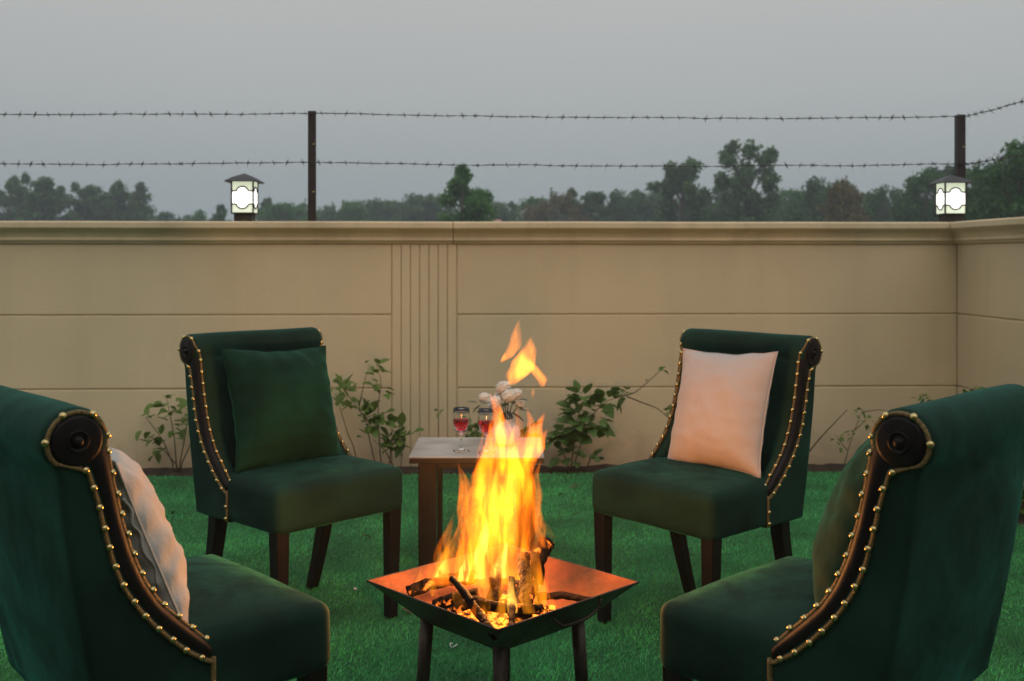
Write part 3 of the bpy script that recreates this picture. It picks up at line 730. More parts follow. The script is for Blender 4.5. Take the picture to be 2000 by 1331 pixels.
# ------------------------------------------------------------------ flames: closed bodies of glowing gas
def flamemat(name, col, s, sc_=34, lo=.06, hi=2.5):
    m = bpy.data.materials.new(name); m.use_nodes = True; t = m.node_tree; t.nodes.clear()
    o_ = t.nodes.new('ShaderNodeOutputMaterial'); e = t.nodes.new('ShaderNodeEmission'); e.inputs['Color'].default_value = col
    tcn = t.nodes.new('ShaderNodeTexCoord'); mp = t.nodes.new('ShaderNodeMapping'); mp.inputs['Scale'].default_value = (1, .4, .22)
    n = t.nodes.new('ShaderNodeTexNoise'); n.inputs['Scale'].default_value = sc_; n.inputs['Detail'].default_value = 3; n.inputs['Distortion'].default_value = .6
    mr_ = t.nodes.new('ShaderNodeMapRange'); mr_.inputs['From Min'].default_value = .41; mr_.inputs['From Max'].default_value = .68
    mr_.inputs['To Min'].default_value = s * lo; mr_.inputs['To Max'].default_value = s * hi
    t.links.new(tcn.outputs['Object'], mp.inputs[0]); t.links.new(mp.outputs[0], n.inputs['Vector']); t.links.new(n.outputs['Fac'], mr_.inputs['Value'])
    sp_ = t.nodes.new('ShaderNodeSeparateXYZ'); t.links.new(tcn.outputs['Object'], sp_.inputs[0])
    hr = t.nodes.new('ShaderNodeMapRange'); hr.inputs['From Min'].default_value = .12; hr.inputs['From Max'].default_value = .60; hr.inputs['To Min'].default_value = 1; hr.inputs['To Max'].default_value = 3.4
    t.links.new(sp_.outputs['Z'], hr.inputs['Value']); mu = t.nodes.new('ShaderNodeMath'); mu.operation = 'MULTIPLY'
    t.links.new(mr_.outputs[0], mu.inputs[0]); t.links.new(hr.outputs[0], mu.inputs[1]); t.links.new(mu.outputs[0], e.inputs['Strength']); t.links.new(e.outputs[0], o_.inputs['Volume'])
    m.cycles.volume_step_rate = .2
    return m
M['fl_o'] = flamemat('flame_orange', (1, .175, .003, 1), 20, 34, .22, 2.3); M['fl_y'] = flamemat('flame_yellow', (1, .30, .008, 1), 21, 34, .2, 2.3); M['fl_w'] = flamemat('flame_core', (1, .46, .06, 1), 80)
M['fl_t'] = flamemat('flame_torn', (1, .24, .012, 1), 20, 40, .55, 2.0)
fire = empty('fire', (BX, BY, ZR - BH + .01)); tag(fire, 'tall orange and yellow flames blazing in the steel bowl', 'fire')
def tongue(pts_, m, dd=0.0, flat=.55, jit=.0, seed=0):
    D = BY + dd; k = D / F; n = 30; ns = 16
    P = [((u - 1000 + (random.uniform(-1, 1) * jit)) * k, 0, H - (v - YH + random.uniform(-1, 1) * jit) * k, hw * k * 1.18) for u, v, hw in pts_]
    Q = smooth_path(P, n)
    V = []; Fc = []
    for i in range(n):
        x, _, z, hw = Q[i]; t = i / (n - 1)
        sway = .016 * noise.noise(Vector((z * 9, seed * 3.1, 0))); swx = .009 * noise.noise(Vector((z * 16, seed * 5.3, 4)))
        for j in range(ns):
            a = 2 * math.pi * j / ns; ca, sa = math.cos(a), math.sin(a)
            rg = 1 + .40 * noise.noise(Vector((ca * 1.6 + seed, sa * 1.6, z * 16))) + .22 * noise.noise(Vector((ca * 3 + seed, sa * 3, z * 34)))
            rr = max(hw, .0004) * rg
            V.append((x + swx + ca * rr, D + sway + sa * rr * flat, z))
    for i in range(n - 1):
        for j in range(ns): Fc.append((i * ns + j, i * ns + (j + 1) % ns, (i + 1) * ns + (j + 1) % ns, (i + 1) * ns + j))
    Fc.append(tuple(range(ns - 1, -1, -1))); Fc.append(tuple((n - 1) * ns + j for j in range(ns)))
    L0 = Vector(fire.location); V = [Vector(v) - L0 for v in V]
    o = obj('flame_tongue', V, Fc, m, fire); flip(o); return o
Tn_ = [
 ('o', -.02, [(955, 1150, 26), (946, 1080, 34), (942, 1000, 33), (952, 920, 25), (970, 860, 17), (974, 812, 11), (967, 768, 1)]),
 ('y', .02, [(965, 1150, 20), (958, 1080, 26), (960, 1000, 24), (972, 920, 17), (978, 860, 12), (975, 815, 1)]),
 ('o', .04, [(1000, 1145, 26), (1002, 1070, 34), (1000, 990, 36), (1010, 910, 31), (1026, 872, 24), (1042, 846, 17), (1058, 826, 8), (1064, 806, 1)]),
 ('y', .00, [(998, 1140, 18), (1000, 1060, 24), (998, 980, 24), (1004, 910, 18), (1016, 868, 9), (1022, 838, 1)]),
 ('o', .05, [(1012, 935, 12), (1026, 890, 13), (1036, 850, 11), (1038, 822, 6), (1028, 796, 1)]),
 ('o', -.04, [(985, 900, 12), (984, 862, 13), (978, 828, 9), (968, 798, 5), (958, 768, 1)]),
 ('o', -.05, [(1000, 862, 3), (992, 832, 4), (984, 812, 3), (975, 790, 1)]),
 ('o', -.03, [(868, 1142, 24), (878, 1100, 23), (896, 1060, 16), (908, 1015, 12), (904, 960, 7), (896, 905, 1)]),
 ('o', .06, [(852, 1125, 14), (862, 1085, 14), (872, 1045, 8), (886, 1002, 1)]),
 ('y', .01, [(862, 1130, 15), (868, 1100, 15), (878, 1068, 8), (884, 1035, 1)]),
 ('w', .0, [(862, 1128, 11), (868, 1106, 10), (876, 1085, 1)]),
 ('o', .01, [(912, 1142, 24), (918, 1080, 24), (930, 1015, 19), (918, 965, 10), (900, 915, 1)]),
 ('y', -.01, [(925, 1140, 18), (930, 1080, 20), (938, 1020, 15), (940, 960, 9), (936, 905, 1)]),
 ('w', .02, [(938, 1130, 12), (940, 1090, 13), (944, 1050, 8), (947, 1010, 1)]),
 ('w', .0, [(975, 1128, 14), (978, 1095, 12), (985, 1060, 6), (986, 1030, 1)]),
 ('o', .08, [(1068, 1072, 4), (1054, 1040, 9), (1044, 1000, 12), (1040, 955, 12), (1050, 922, 5), (1057, 902, 1)]),
 ('o', .10, [(1078, 1052, 6), (1064, 1028, 8), (1052, 1000, 5), (1048, 970, 1)]),
 ('o', .0, [(1030, 1150, 20), (1035, 1095, 20), (1042, 1035, 15), (1030, 985, 9), (1036, 935, 1)]),
 ('y', -.10, [(968, 1228, 7), (958, 1190, 9), (952, 1150, 8), (950, 1108, 1)]),
 ('o', -.08, [(905, 1210, 8), (898, 1178, 9), (905, 1150, 6), (912, 1120, 1)]),
 ('y', -.06, [(1055, 1192, 16), (1056, 1158, 15), (1046, 1118, 11), (1046, 1070, 6), (1052, 1036, 1)]),
 ('o', -.07, [(1085, 1190, 8), (1068, 1175, 10), (1062, 1150, 8), (1068, 1120, 1)]),
 ('o', -.11, [(985, 1215, 7), (990, 1185, 7), (984, 1155, 6), (990, 1125, 1)]),
 ('y', .02, [(812, 1146, 6), (818, 1130, 6), (822, 1112, 1)]), ('o', .03, [(832, 1140, 8), (836, 1118, 8), (842, 1090, 1)]),
 ('o', .0, [(938, 960, 9), (936, 915, 8), (940, 875, 4), (946, 832, 1)]),
 ('y', .03, [(985, 1060, 16), (982, 1000, 18), (985, 940, 14), (976, 890, 8), (980, 850, 1)]),
 ('o', .02, [(1030, 900, 14), (1044, 875, 14), (1056, 858, 9), (1068, 838, 1)]), ('o', .06, [(1000, 900, 14), (1008, 860, 13), (1014, 830, 8), (1010, 796, 1)]), ('o', -.02, [(880, 1150, 12), (888, 1110, 13), (894, 1070, 9), (890, 1030, 1)]), ('o', -.09, [(945, 1215, 7), (935, 1188, 8), (938, 1160, 6), (930, 1130, 1)]), ('y', -.12, [(1010, 1218, 9), (1016, 1196, 8), (1012, 1170, 5), (1018, 1140, 1)]), ('o', -.09, [(1040, 1205, 9), (1036, 1180, 9), (1042, 1150, 6), (1036, 1118, 1)]), ('o', .05, [(905, 1130, 12), (902, 1090, 12), (910, 1050, 8), (906, 1005, 1)]),
 ('y', -.13, [(900, 1190, 10), (895, 1165, 12), (905, 1135, 9), (910, 1095, 1)]), ('y', -.19, [(940, 1205, 9), (946, 1180, 10), (940, 1150, 8), (944, 1110, 1)]), ('y', -.24, [(985, 1222, 10), (978, 1200, 11), (984, 1170, 8), (978, 1130, 1)]), ('w', -.15, [(1000, 1200, 8), (1004, 1175, 9), (998, 1145, 6), (1002, 1110, 1)]), ('y', -.16, [(1030, 1195, 11), (1026, 1165, 12), (1034, 1130, 8), (1028, 1085, 1)]), ('w', .02, [(905, 1135, 10), (908, 1110, 10), (914, 1082, 1)]), ('y', -.03, [(850, 1165, 7), (846, 1145, 8), (852, 1125, 1)]), ('o', -.22, [(925, 1222, 6), (918, 1200, 7), (922, 1175, 1)]), ('o', -.08, [(1070, 1200, 6), (1078, 1180, 7), (1072, 1158, 1)]),
 # torn-off tongues above
 ('t', .02, [(982, 708, 2), (992, 698, 11), (1001, 680, 12), (1006, 655, 8), (1011, 626, 1)]),
 ('t', .03, [(1003, 752, 5), (1010, 730, 18), (1018, 706, 20), (1030, 684, 13), (1038, 658, 1)]),
 ('t', .02, [(1012, 740, 5), (1018, 718, 8), (1022, 694, 6), (1028, 676, 1)]),
 ('t', .02, [(1062, 756, 3), (1059, 742, 8), (1047, 728, 9), (1034, 714, 12), (1026, 694, 2)]),
 ('t', .0, [(1040, 778, 1), (1042, 768, 4), (1043, 758, 1)]),
]
for i, (k, dd, P) in enumerate(Tn_):
    tongue(P, M['fl_' + k], dd, seed=i * 1.7)
fl = bpy.data.lights.new('fire_light', 'POINT'); fl.energy = 42; fl.color = (1, .37, .09); fl.shadow_soft_size = .11
fo = bpy.data.objects.new('fire_light', fl); C.objects.link(fo); fo.location = (BX - .01, BY, .49)

# ------------------------------------------------------------------ marble table with glasses and flowers
TZ = .458; ty0 = 3.90
tx0 = (798 - 1000) * ty0 / F; tx1 = (1063 - 1000) * ty0 / F; tw = tx1 - tx0; td = .43
tb = empty('side_table', ((tx0 + tx1) / 2, ty0 + td / 2, 0)); tag(tb, 'low table with pale marble top and dark wooden legs', 'table')
mt = obj('marble_top', *box(-tw / 2, tw / 2, -td / 2, td / 2, TZ - .006, TZ, .002), M['marble'], tb, False)
obj('top_frame', *box(-tw / 2 + .002, tw / 2 - .002, -td / 2 + .002, td / 2 - .002, TZ - .026, TZ - .0065, .002), M['tablewood'], tb, False)
for sx_ in (-1, 1):
    for sy_ in (-1, 1):
        x = sx_ * (tw / 2 - .068); y = sy_ * (td / 2 - .055)
        obj('leg', *box(x - .034, x + .034, y - .034, y + .034, .0, TZ - .027, .003), M['tablewood'], tb, False)
for sy_ in (-1, 1): obj('apron', *box(-tw / 2 + .104, tw / 2 - .104, sy_ * (td / 2 - .055) - .009, sy_ * (td / 2 - .055) + .009, TZ - .052, TZ - .027, .001), M['tablewood'], tb, False)
def wine_glass(P, label, lvl):
    r = empty('wine_glass', P); tag(r, label, 'glass', 'wine glasses on the table')
    o_prof = [(.031, 0), (.0315, .0015), (.012, .004), (.0042, .010), (.0036, .04), (.0042, .062), (.012, .072), (.024, .085), (.0315, .105), (.0335, .128), (.0325, .148), (.0305, .166)]
    i_prof = [(.0300, .1662), (.0319, .148), (.0329, .128), (.0309, .105), (.0232, .0860), (.0115, .0735), (.0005, .0715)]
    V, Fc = lathe(o_prof + i_prof, 32); flip(obj('goblet', V, Fc, M['glass'], r))
    wp = [(.0005, .0733), (.0105, .0753), (.022, .0872)]
    for z in (.095, .105, lvl): wp.append((np.interp(z, [.0865, .105, .128, .148], [.0221, .0298, .0318, .0309]), z))
    flip(obj('wine', *lathe(wp, 32), M['wine'], r))
d1 = 4.02; wine_glass(px(901, 506 + (H - TZ) * F / d1, d1) + Vector((0, 0, .0005)), 'full wine glass standing alone beside the other glass on the marble', .124)
d2 = 3.985; wine_glass(px(950, 506 + (H - TZ) * F / d2, d2) + Vector((0, 0, .0005)), 'wine glass standing next to the white flower vase', .122)
vd = 4.15; vp = px(990, 506 + (H - TZ) * F / vd, vd)
va = empty('flower_vase', (vp.x, vp.y, TZ + .0005)); tag(va, 'rounded white ceramic vase on the marble table behind the flames', 'vase')
obj('body', *lathe([(.03, 0), (.034, .003), (.05, .025), (.055, .045), (.049, .07), (.032, .09), (.027, .098), (.029, .105), (.026, .105), (.023, .096), (.028, .086), (.002, .02)], 32), M['white'], va)
bq = empty('flower_bouquet', (vp.x, vp.y, TZ + .085)); tag(bq, 'bunch of fluffy white flowers with olive leaves in the vase', 'flowers')
def blossom(r_, seed):
    bm = bmesh.new(); bmesh.ops.create_icosphere(bm, subdivisions=4, radius=1)
    for v in bm.verts:
        p = v.co.copy(); lat = math.atan2(math.hypot(p.x, p.y), p.z); az = math.atan2(p.y, p.x)
        k = 1 + .06 * math.sin(az * 4 + lat * 5 + seed) * math.sin(lat) + .04 * math.sin(lat * 9 + az * 2) + .12 * nrm(p, 3, seed)
        v.co = p * r_ * k; v.co.z *= .82
    me = bpy.data.meshes.new('flower'); bm.to_mesh(me); bm.free(); return me
for k, (u, v, r_, dy) in enumerate(((947, 778, .026, .0), (966, 786, .029, -.03), (983, 757, .030, .02), (994, 773, .029, -.02), (1008, 770, .027, .02), (1015, 790, .020, .0), (975, 775, .022, .04))):
    p = px(u, v, vd + dy) - Vector(bq.location); o = mk('flower', blossom(r_, k * 1.3), M['petal'], bq); o.location = p; o.rotation_euler = (random.uniform(-.5, .5), random.uniform(-.5, .5), random.uniform(0, 6))
    obj('stem', *tube([(0, 0, -.05), (p.x * .4, p.y * .4, p.z * .5), tuple(p)], .0022, 5), M['olive'], bq)
def leaf_mesh(name, L_, W_, fold=.25, curl=.25, pts_=5, notch=False):
    V = []; Fc = []
    n = 6
    for i in range(n + 1):
        t = i / n; wv = W_ / 2 * (math.sin(math.pi * min(1, t ** .8 * .97 + .02))) ** .8
        z = -curl * L_ * t * t
        V += [(-wv, L_ * t, z + fold * wv), (0, L_ * t, z), (wv, L_ * t, z + fold * wv)]
    for i in range(n):
        a = i * 3; Fc += [(a, a + 1, a + 4, a + 3), (a + 1, a + 2, a + 5, a + 4)]
    return pm(name, V, Fc)
LO = leaf_mesh('olive_leaf', .045, .024); LO.materials.append(M['olive']); LD = leaf_mesh('bronze_leaf', .07, .02, .15, .1); LD.materials.append(M['darkleaf'])
for k, (u, v, me, ax) in enumerate(((932, 788, LO, (-.9, .1, .3)), (940, 792, LO, (-.6, -.2, -.3)), (1000, 785, LO, (.1, -.7, .1)), (1012, 782, LO, (.8, -.3, .2)), (1006, 792, LO, (.7, -.4, -.2)), (990, 788, LO, (-.2, -.8, 0)), (955, 803, LD, (-1, -.2, .02)), (950, 799, LD, (-.9, .3, .05)), (990, 803, LD, (.3, -.8, -.2)), (1000, 806, LD, (.6, -.5, -.3)), (985, 806, LD, (-.1, -.8, -.3)), (1012, 800, LD, (.9, -.1, -.1)))):
    o = bpy.data.objects.new('leaf', me); C.objects.link(o); o.parent = bq; o.location = px(u, v, vd - .015) - Vector(bq.location); o.rotation_euler = Vector(ax).to_track_quat('Y', 'Z').to_euler()

# ------------------------------------------------------------------ plants along the wall foot
LEAF = {}
def leafset(key, m, L_, W_):
    LEAF[key] = []
    for k in range(4):
        me = leaf_mesh('leaf', L_ * random.uniform(.85, 1.15), W_ * random.uniform(.85, 1.15), random.uniform(.1, .4), random.uniform(.05, .4)); me.materials.append(m); me.polygons.foreach_set('use_smooth', [True] * len(me.polygons)); LEAF[key].append(me)
leafset('A', M['leafA'], .085, .052); leafset('B', M['leafB'], .095, .068); leafset('S', M['leafA'], .06, .034)
def plant(label, D, stems, leaves, key='A', cat='plant', name='wall_plant', th=.0045):
    """stems: photo-pixel polylines at distance D; leaves: (u, v, spread_px, count, scale)"""
    b0 = stems[0][0]; base = px(b0[0], b0[1], D); base = Vector((base.x, base.y, 0.0))
    r = empty(name, base); tag(r, label, cat, 'plants growing along the wall foot')
    allp = []
    for st in stems:
        Q = smooth_path([tuple(px(u, v, D + .05 * noise.noise(Vector((u * .03, v * .03, D))))) for u, v in st], 16)
        Q = [Vector(q) - base for q in Q]
        if st is stems[0] or st[0][1] > 880: Q[0] = Vector((Q[0].x, Q[0].y, -.03))
        rr = [th * (1 - .65 * i / 15) for i in range(16)]
        obj('stem', *tube(Q, rr, 6), M['stem'], r); allp += Q
    for (u, v, sp, cnt, scl) in leaves:
        for k in range(int(cnt * 1.35)):
            p = px(u + random.gauss(0, sp * .5), v + random.gauss(0, sp * .5), D + random.uniform(-.09, .05)) - base
            if p.z < .01: p.z = random.uniform(.01, .06)
            q = min(allp, key=lambda s_: (s_ - p).length)
            if (q - p).length > .07 : p = q + (p - q).normalized() * random.uniform(.03, .085)
            dirn = (p - q).normalized() if (p - q).length > 1e-4 else Vector((0, -1, 0))
            dirn = (dirn + Vector((random.uniform(-.6, .6), random.uniform(-.7, .1), random.uniform(-.2, .6)))).normalized()
            o = bpy.data.objects.new('leaf', random.choice(LEAF[key])); C.objects.link(o); o.parent = r; o.location = p
            o.rotation_euler = (dirn.to_track_quat('Y', 'Z') @ Matrix.Rotation(random.uniform(-.7, .7), 3, 'Y').to_quaternion()).to_euler(); s_ = scl * random.uniform(.7, 1.15); o.scale = (s_, s_, s_)
    return r
plant('leafy shrub at the wall foot behind the green cushioned chair, tips reaching its nailed side', 5.93, [[(345, 912), (340, 850), (330, 800), (325, 775)], [(340, 912), (318, 860), (300, 835), (285, 815)], [(350, 912), (362, 850), (372, 790), (380, 765)], [(348, 912), (325, 885), (310, 870)], [(352, 912), (385, 840), (392, 800)]],
      [(325, 795, 22, 12, .85), (305, 845, 22, 8, .85), (372, 790, 24, 12, .85), (350, 830, 28, 12, .85), (315, 880, 18, 8, .85), (385, 830, 20, 8, .85), (290, 815, 8, 3, .6)])
plant('tall straggly shrub against the wall between the green cushioned chair and the marble table', 5.92, [[(735, 915), (722, 860), (715, 820), (690, 785), (664, 752)], [(745, 915), (740, 850), (738, 790), (746, 745), (735, 712)], [(725, 830), (700, 800), (712, 745), (722, 712)], [(760, 915), (765, 860), (780, 835), (795, 845)], [(700, 915), (690, 870), (680, 850), (665, 800), (655, 770)], [(770, 915), (752, 880), (730, 860)]],
      [(668, 760, 20, 13, .9), (690, 780, 20, 10, .9), (735, 715, 16, 10, .75), (745, 760, 18, 9, .8), (718, 800, 22, 12, .9), (745, 830, 26, 16, 1), (780, 850, 24, 16, 1), (765, 875, 20, 10, 1), (720, 840, 18, 8, .9), (660, 795, 12, 4, .7)])
plant('single slender sprig with a leaf tuft in front of the fluted strip', 5.95, [[(857, 912), (857, 860), (857, 808)]], [(857, 806, 9, 6, .6)], 'S', th=.003)
plant('low dark leafy clump at the wall foot behind the wine glasses', 5.95, [[(922, 912), (922, 870), (920, 835)], [(925, 912), (935, 870), (932, 845)]], [(922, 838, 14, 10, .75), (930, 860, 16, 9, .8)], 'B', th=.003)
plant('low dark leafy clump at the wall foot behind the flower vase', 5.95, [[(1030, 912), (1032, 870), (1030, 840)]], [(1030, 845, 12, 8, .75), (1032, 870, 14, 6, .8)], 'B', th=.003)
plant('dense climbing shrub with long arching shoots beside the blush cushion chair', 5.92, [[(1115, 918), (1120, 870), (1128, 820), (1140, 775)], [(1118, 918), (1140, 850), (1160, 805), (1190, 780), (1225, 772)], [(1225, 775), (1250, 785), (1285, 798), (1322, 832)], [(1200, 778), (1240, 768), (1275, 738), (1298, 716)], [(1112, 918), (1095, 870), (1090, 845)], [(1145, 918), (1155, 890), (1168, 880)]],
      [(1135, 775, 20, 14, .9), (1165, 795, 20, 10, .9), (1205, 775, 18, 10, .8), (1120, 820, 24, 16, .95), (1100, 850, 22, 14, .95), (1150, 840, 24, 14, .95), (1175, 828, 14, 7, .9), (1110, 890, 26, 14, .9), (1160, 892, 12, 6, .7), (1225, 770, 8, 4, .6), (1295, 722, 8, 5, .4), (1270, 742, 6, 2, .4), (1305, 805, 8, 5, .5)], 'B')
plant('bare brown stick leaning on the wall beside the blush cushion chair', 5.95, [[(1562, 905), (1600, 858), (1655, 800)]], [], 'S', 'stick', 'leaning_stick', th=.006)
plant('thin shrub near the bare leaning stick', 5.9, [[(1648, 912), (1662, 860), (1675, 825), (1685, 800)], [(1655, 880), (1640, 862), (1630, 848)], [(1670, 840), (1690, 822), (1700, 812)], [(1685, 805), (1720, 800), (1760, 812)]],
      [(1680, 808, 12, 8, .6), (1640, 858, 14, 10, .75), (1660, 850, 10, 4, .6), (1697, 815, 7, 4, .5), (1690, 830, 8, 4, .6)], 'S', th=.003)
plant('low tuft of leaves at the foot of the leaning stick', 5.92, [[(1560, 912), (1558, 895), (1555, 885)]], [(1558, 892, 8, 8, .8)], 'S', th=.003)
plant('slim sprig rising along the wall close to the corner', 5.95, [[(1806, 912), (1805, 850), (1803, 772)]], [(1803, 775, 9, 8, .7), (1805, 800, 8, 4, .7)], 'S', th=.003)
plant('bushy plant at the foot of the side wall near the corner', 5.6, [[(1905, 940), (1902, 850), (1900, 765)], [(1900, 940), (1885, 850), (1882, 775)], [(1908, 940), (1920, 850), (1925, 790)]], [(1900, 768, 12, 10, .8), (1888, 790, 14, 10, .8), (1915, 800, 14, 10, .8), (1905, 850, 24, 18, .9)], 'A')
plant('rambling shrub in the soil beside the side wall, half behind a chair back', 4.95, [[(1988, 1005), (1990, 950), (1992, 905)], [(1985, 1005), (1980, 970), (1976, 940)], [(1995, 1005), (2010, 940), (2020, 900)]], [(1990, 915, 16, 10, .8), (1980, 960, 14, 12, .8), (1998, 985, 18, 12, .9), (2012, 930, 22, 14, .9)], 'A')

# ------------------------------------------------------------------ bits on the grass
def litter(u, v, label, cat, m, kind):
    d_ = H * F / (v - YH); p = px(u, v, d_); p.z = .016
    if kind == 'curl':
        P = [(.012 * math.cos(a) * 1.5, .008 * math.sin(a) * 1.3, .002 + .003 * math.sin(a * 2)) for a in np.linspace(0, 5.2, 20)]; V, Fc = tube(P, .0024, 5, flat=.5)
    elif kind == 'scrap':
        V, Fc = rbox(.007, .0055, .003, .0025, 3, 2); V = [(x, y, z + .5 * x * y * 60) for x, y, z in V]
    else:
        me = leaf_mesh('x', .05, .022, .4, .3); V = [tuple(q.co) for q in me.vertices]; Fc = [tuple(f.vertices) for f in me.polygons]
    o = obj(name_ := {'curl': 'plastic_curl', 'scrap': 'paper_scrap', 'leaf': 'fallen_leaf'}[kind], V, Fc, m); o.location = p; o.rotation_euler = (random.uniform(-.15, .15), random.uniform(-.15, .15), random.uniform(0, 6)); tag(o, label, cat)
litter(694, 1159, 'tiny white paper scrap on the grass beside a chair leg', 'scrap', M['paper'], 'scrap')
litter(886, 1272, 'small curl of white plastic on the grass beside the fire bowl leg', 'scrap', M['paper'], 'curl')
litter(1130, 955, 'brown dry leaf on the grass below the climbing shrub', 'leaf', M['dry'], 'leaf')
litter(1102, 972, 'dark dry leaf on open grass between the table and blush cushion chair', 'leaf', M['dry'], 'leaf')
litter(345, 1006, 'dry leaf on the grass behind the cream cushion chair', 'leaf', M['dry'], 'leaf')
litter(706, 1053, 'small dry leaf on the grass beneath the green cushioned chair', 'leaf', M['dry'], 'leaf')
litter(785, 1198, 'dry leaf on the grass under the rim corner of the bowl', 'leaf', M['dry'], 'leaf')

# ------------------------------------------------------------------ trees and sheds beyond the wall
def tree_meshes(seed, form, nleaf=3600):
    rg = np.random.default_rng(seed); rd = random.Random(seed)
    cl = []                                            # clumps in a tree of height 1: centre, radii
    if form == 'euc':
        for k in range(30):
            t = .30 + .66 * (k + .5) / 30; sp = .17 * math.sin(math.pi * (t - .18) / .95) + .03; a = rd.uniform(0, 6.28); q = sp * rd.uniform(.35, 1)
            cl.append((q * math.cos(a), q * math.sin(a), t, rd.uniform(.035, .07), rd.uniform(.032, .06)))
    elif form == 'round':
        for k in range(34):
            t = rd.uniform(.25, .95); sp = .34 * math.sqrt(max(0, 1 - ((t - .52) / .46) ** 2)); a = rd.uniform(0, 6.28); q = sp * math.sqrt(rd.random())
            cl.append((q * math.cos(a), q * math.sin(a), t, rd.uniform(.06, .12), rd.uniform(.05, .09)))
    elif form == 'spire':
        for k in range(20):
            t = .08 + .9 * (k + .5) / 20; sp = .36 * (1 - t) ** .75 + .015; a = rd.uniform(0, 6.28); q = sp * rd.uniform(.2, 1)
            s_ = .05 + .10 * (1 - t); cl.append((q * math.cos(a), q * math.sin(a), t, s_, s_ * .7))
        for k in range(3): cl.append((rd.uniform(-.03, .03), 0, .86 + .05 * k, .035, .04))
    else:                                              # broad, spreading
        for k in range(38):
            t = rd.uniform(.30, .93); sp = .52 * math.sqrt(max(0, 1 - ((t - .5) / .46) ** 2)); a = rd.uniform(0, 6.28); q = sp * math.sqrt(rd.random())
            cl.append((q * math.cos(a), q * math.sin(a), t, rd.uniform(.07, .13), rd.uniform(.05, .09)))
    V = []; n_each = nleaf // len(cl)
    for cx, cy, cz, rh, rv in cl:
        d = rg.normal(size=(n_each, 3)); d /= np.linalg.norm(d, axis=1)[:, None]; rr = rg.random(n_each) ** .6 * 1.22 * (1 + .25 * rg.normal(size=n_each) * .6)
        p = d * rr[:, None] * np.array([rh, rh, rv]) + np.array([cx, cy, cz])
        p[:, 2] -= np.maximum(0, rg.random(n_each) - .7) * (.10 if form == 'euc' else .03)
        a = rg.normal(size=(n_each, 3)); a /= np.linalg.norm(a, axis=1)[:, None]; b = np.cross(a, rg.normal(size=(n_each, 3))); b /= np.linalg.norm(b, axis=1)[:, None]
        s = rg.uniform(.010, .022, n_each)[:, None] * (1.0 if form == 'euc' else 1.15)
        V.append(np.stack([p - a * s, p + b * s * .55, p + a * s, p - b * s * .55], 1))
    V = np.concatenate(V).reshape(-1, 3); crown = np_mesh('crown', V, np.arange(len(V)).reshape(-1, 4))
    parts = [tube([(0, 0, -.02), (.012, .005, .25), (-.008, .01, .55), (0, 0, .82)], [.022, .017, .011, .004], 8)]
    for cx, cy, cz, rh, rv in cl:
        z0 = max(.10, cz - .22); parts.append(tube([(0, 0, z0), (cx * .5, cy * .5, (z0 + cz) / 2 + .02), (cx, cy, cz)], [.008, .005, .0025], 5))
    trunk = pm('trunk', *join(parts)); trunk.materials.append(M['bark']); return crown, trunk
TV = {}
for form, mk_, n_ in (('euc', 'euc', 3), ('round', 'fol', 3), ('spire', 'fol', 2), ('broad', 'dkfol', 3)):
    for k in range(n_): TV[(form, k)] = tree_meshes(hash_ := (len(TV) * 31 + 5), form, 7500)
crown_mat = {}
def tree(u, vtop, D, form, k, m, label, wide=1.0, group='trees beyond the wall'):
    h = 1.2 + (YH - vtop) * D / F + .12; p = px(u, YH, D); cr, tr = TV[(form, k)]
    key = (form, k, m)
    if key not in crown_mat: c_ = cr.copy(); c_.materials.append(M[m]); crown_mat[key] = c_
    r = empty('tree', (p.x, p.y, -.12), random.uniform(0, 6.28)); r.scale = (h * wide, h * wide, h); tag(r, label, 'tree', group)
    for nm, me in (('crown', crown_mat[key]), ('trunk', tr)):
        o = bpy.data.objects.new(nm, me); C.objects.link(o); o.parent = r
far_e = 'slender grey-green tree in the distant row beyond the blue-grey shed'
far_r = 'rounded green tree in the distant belt seen over the long wall'
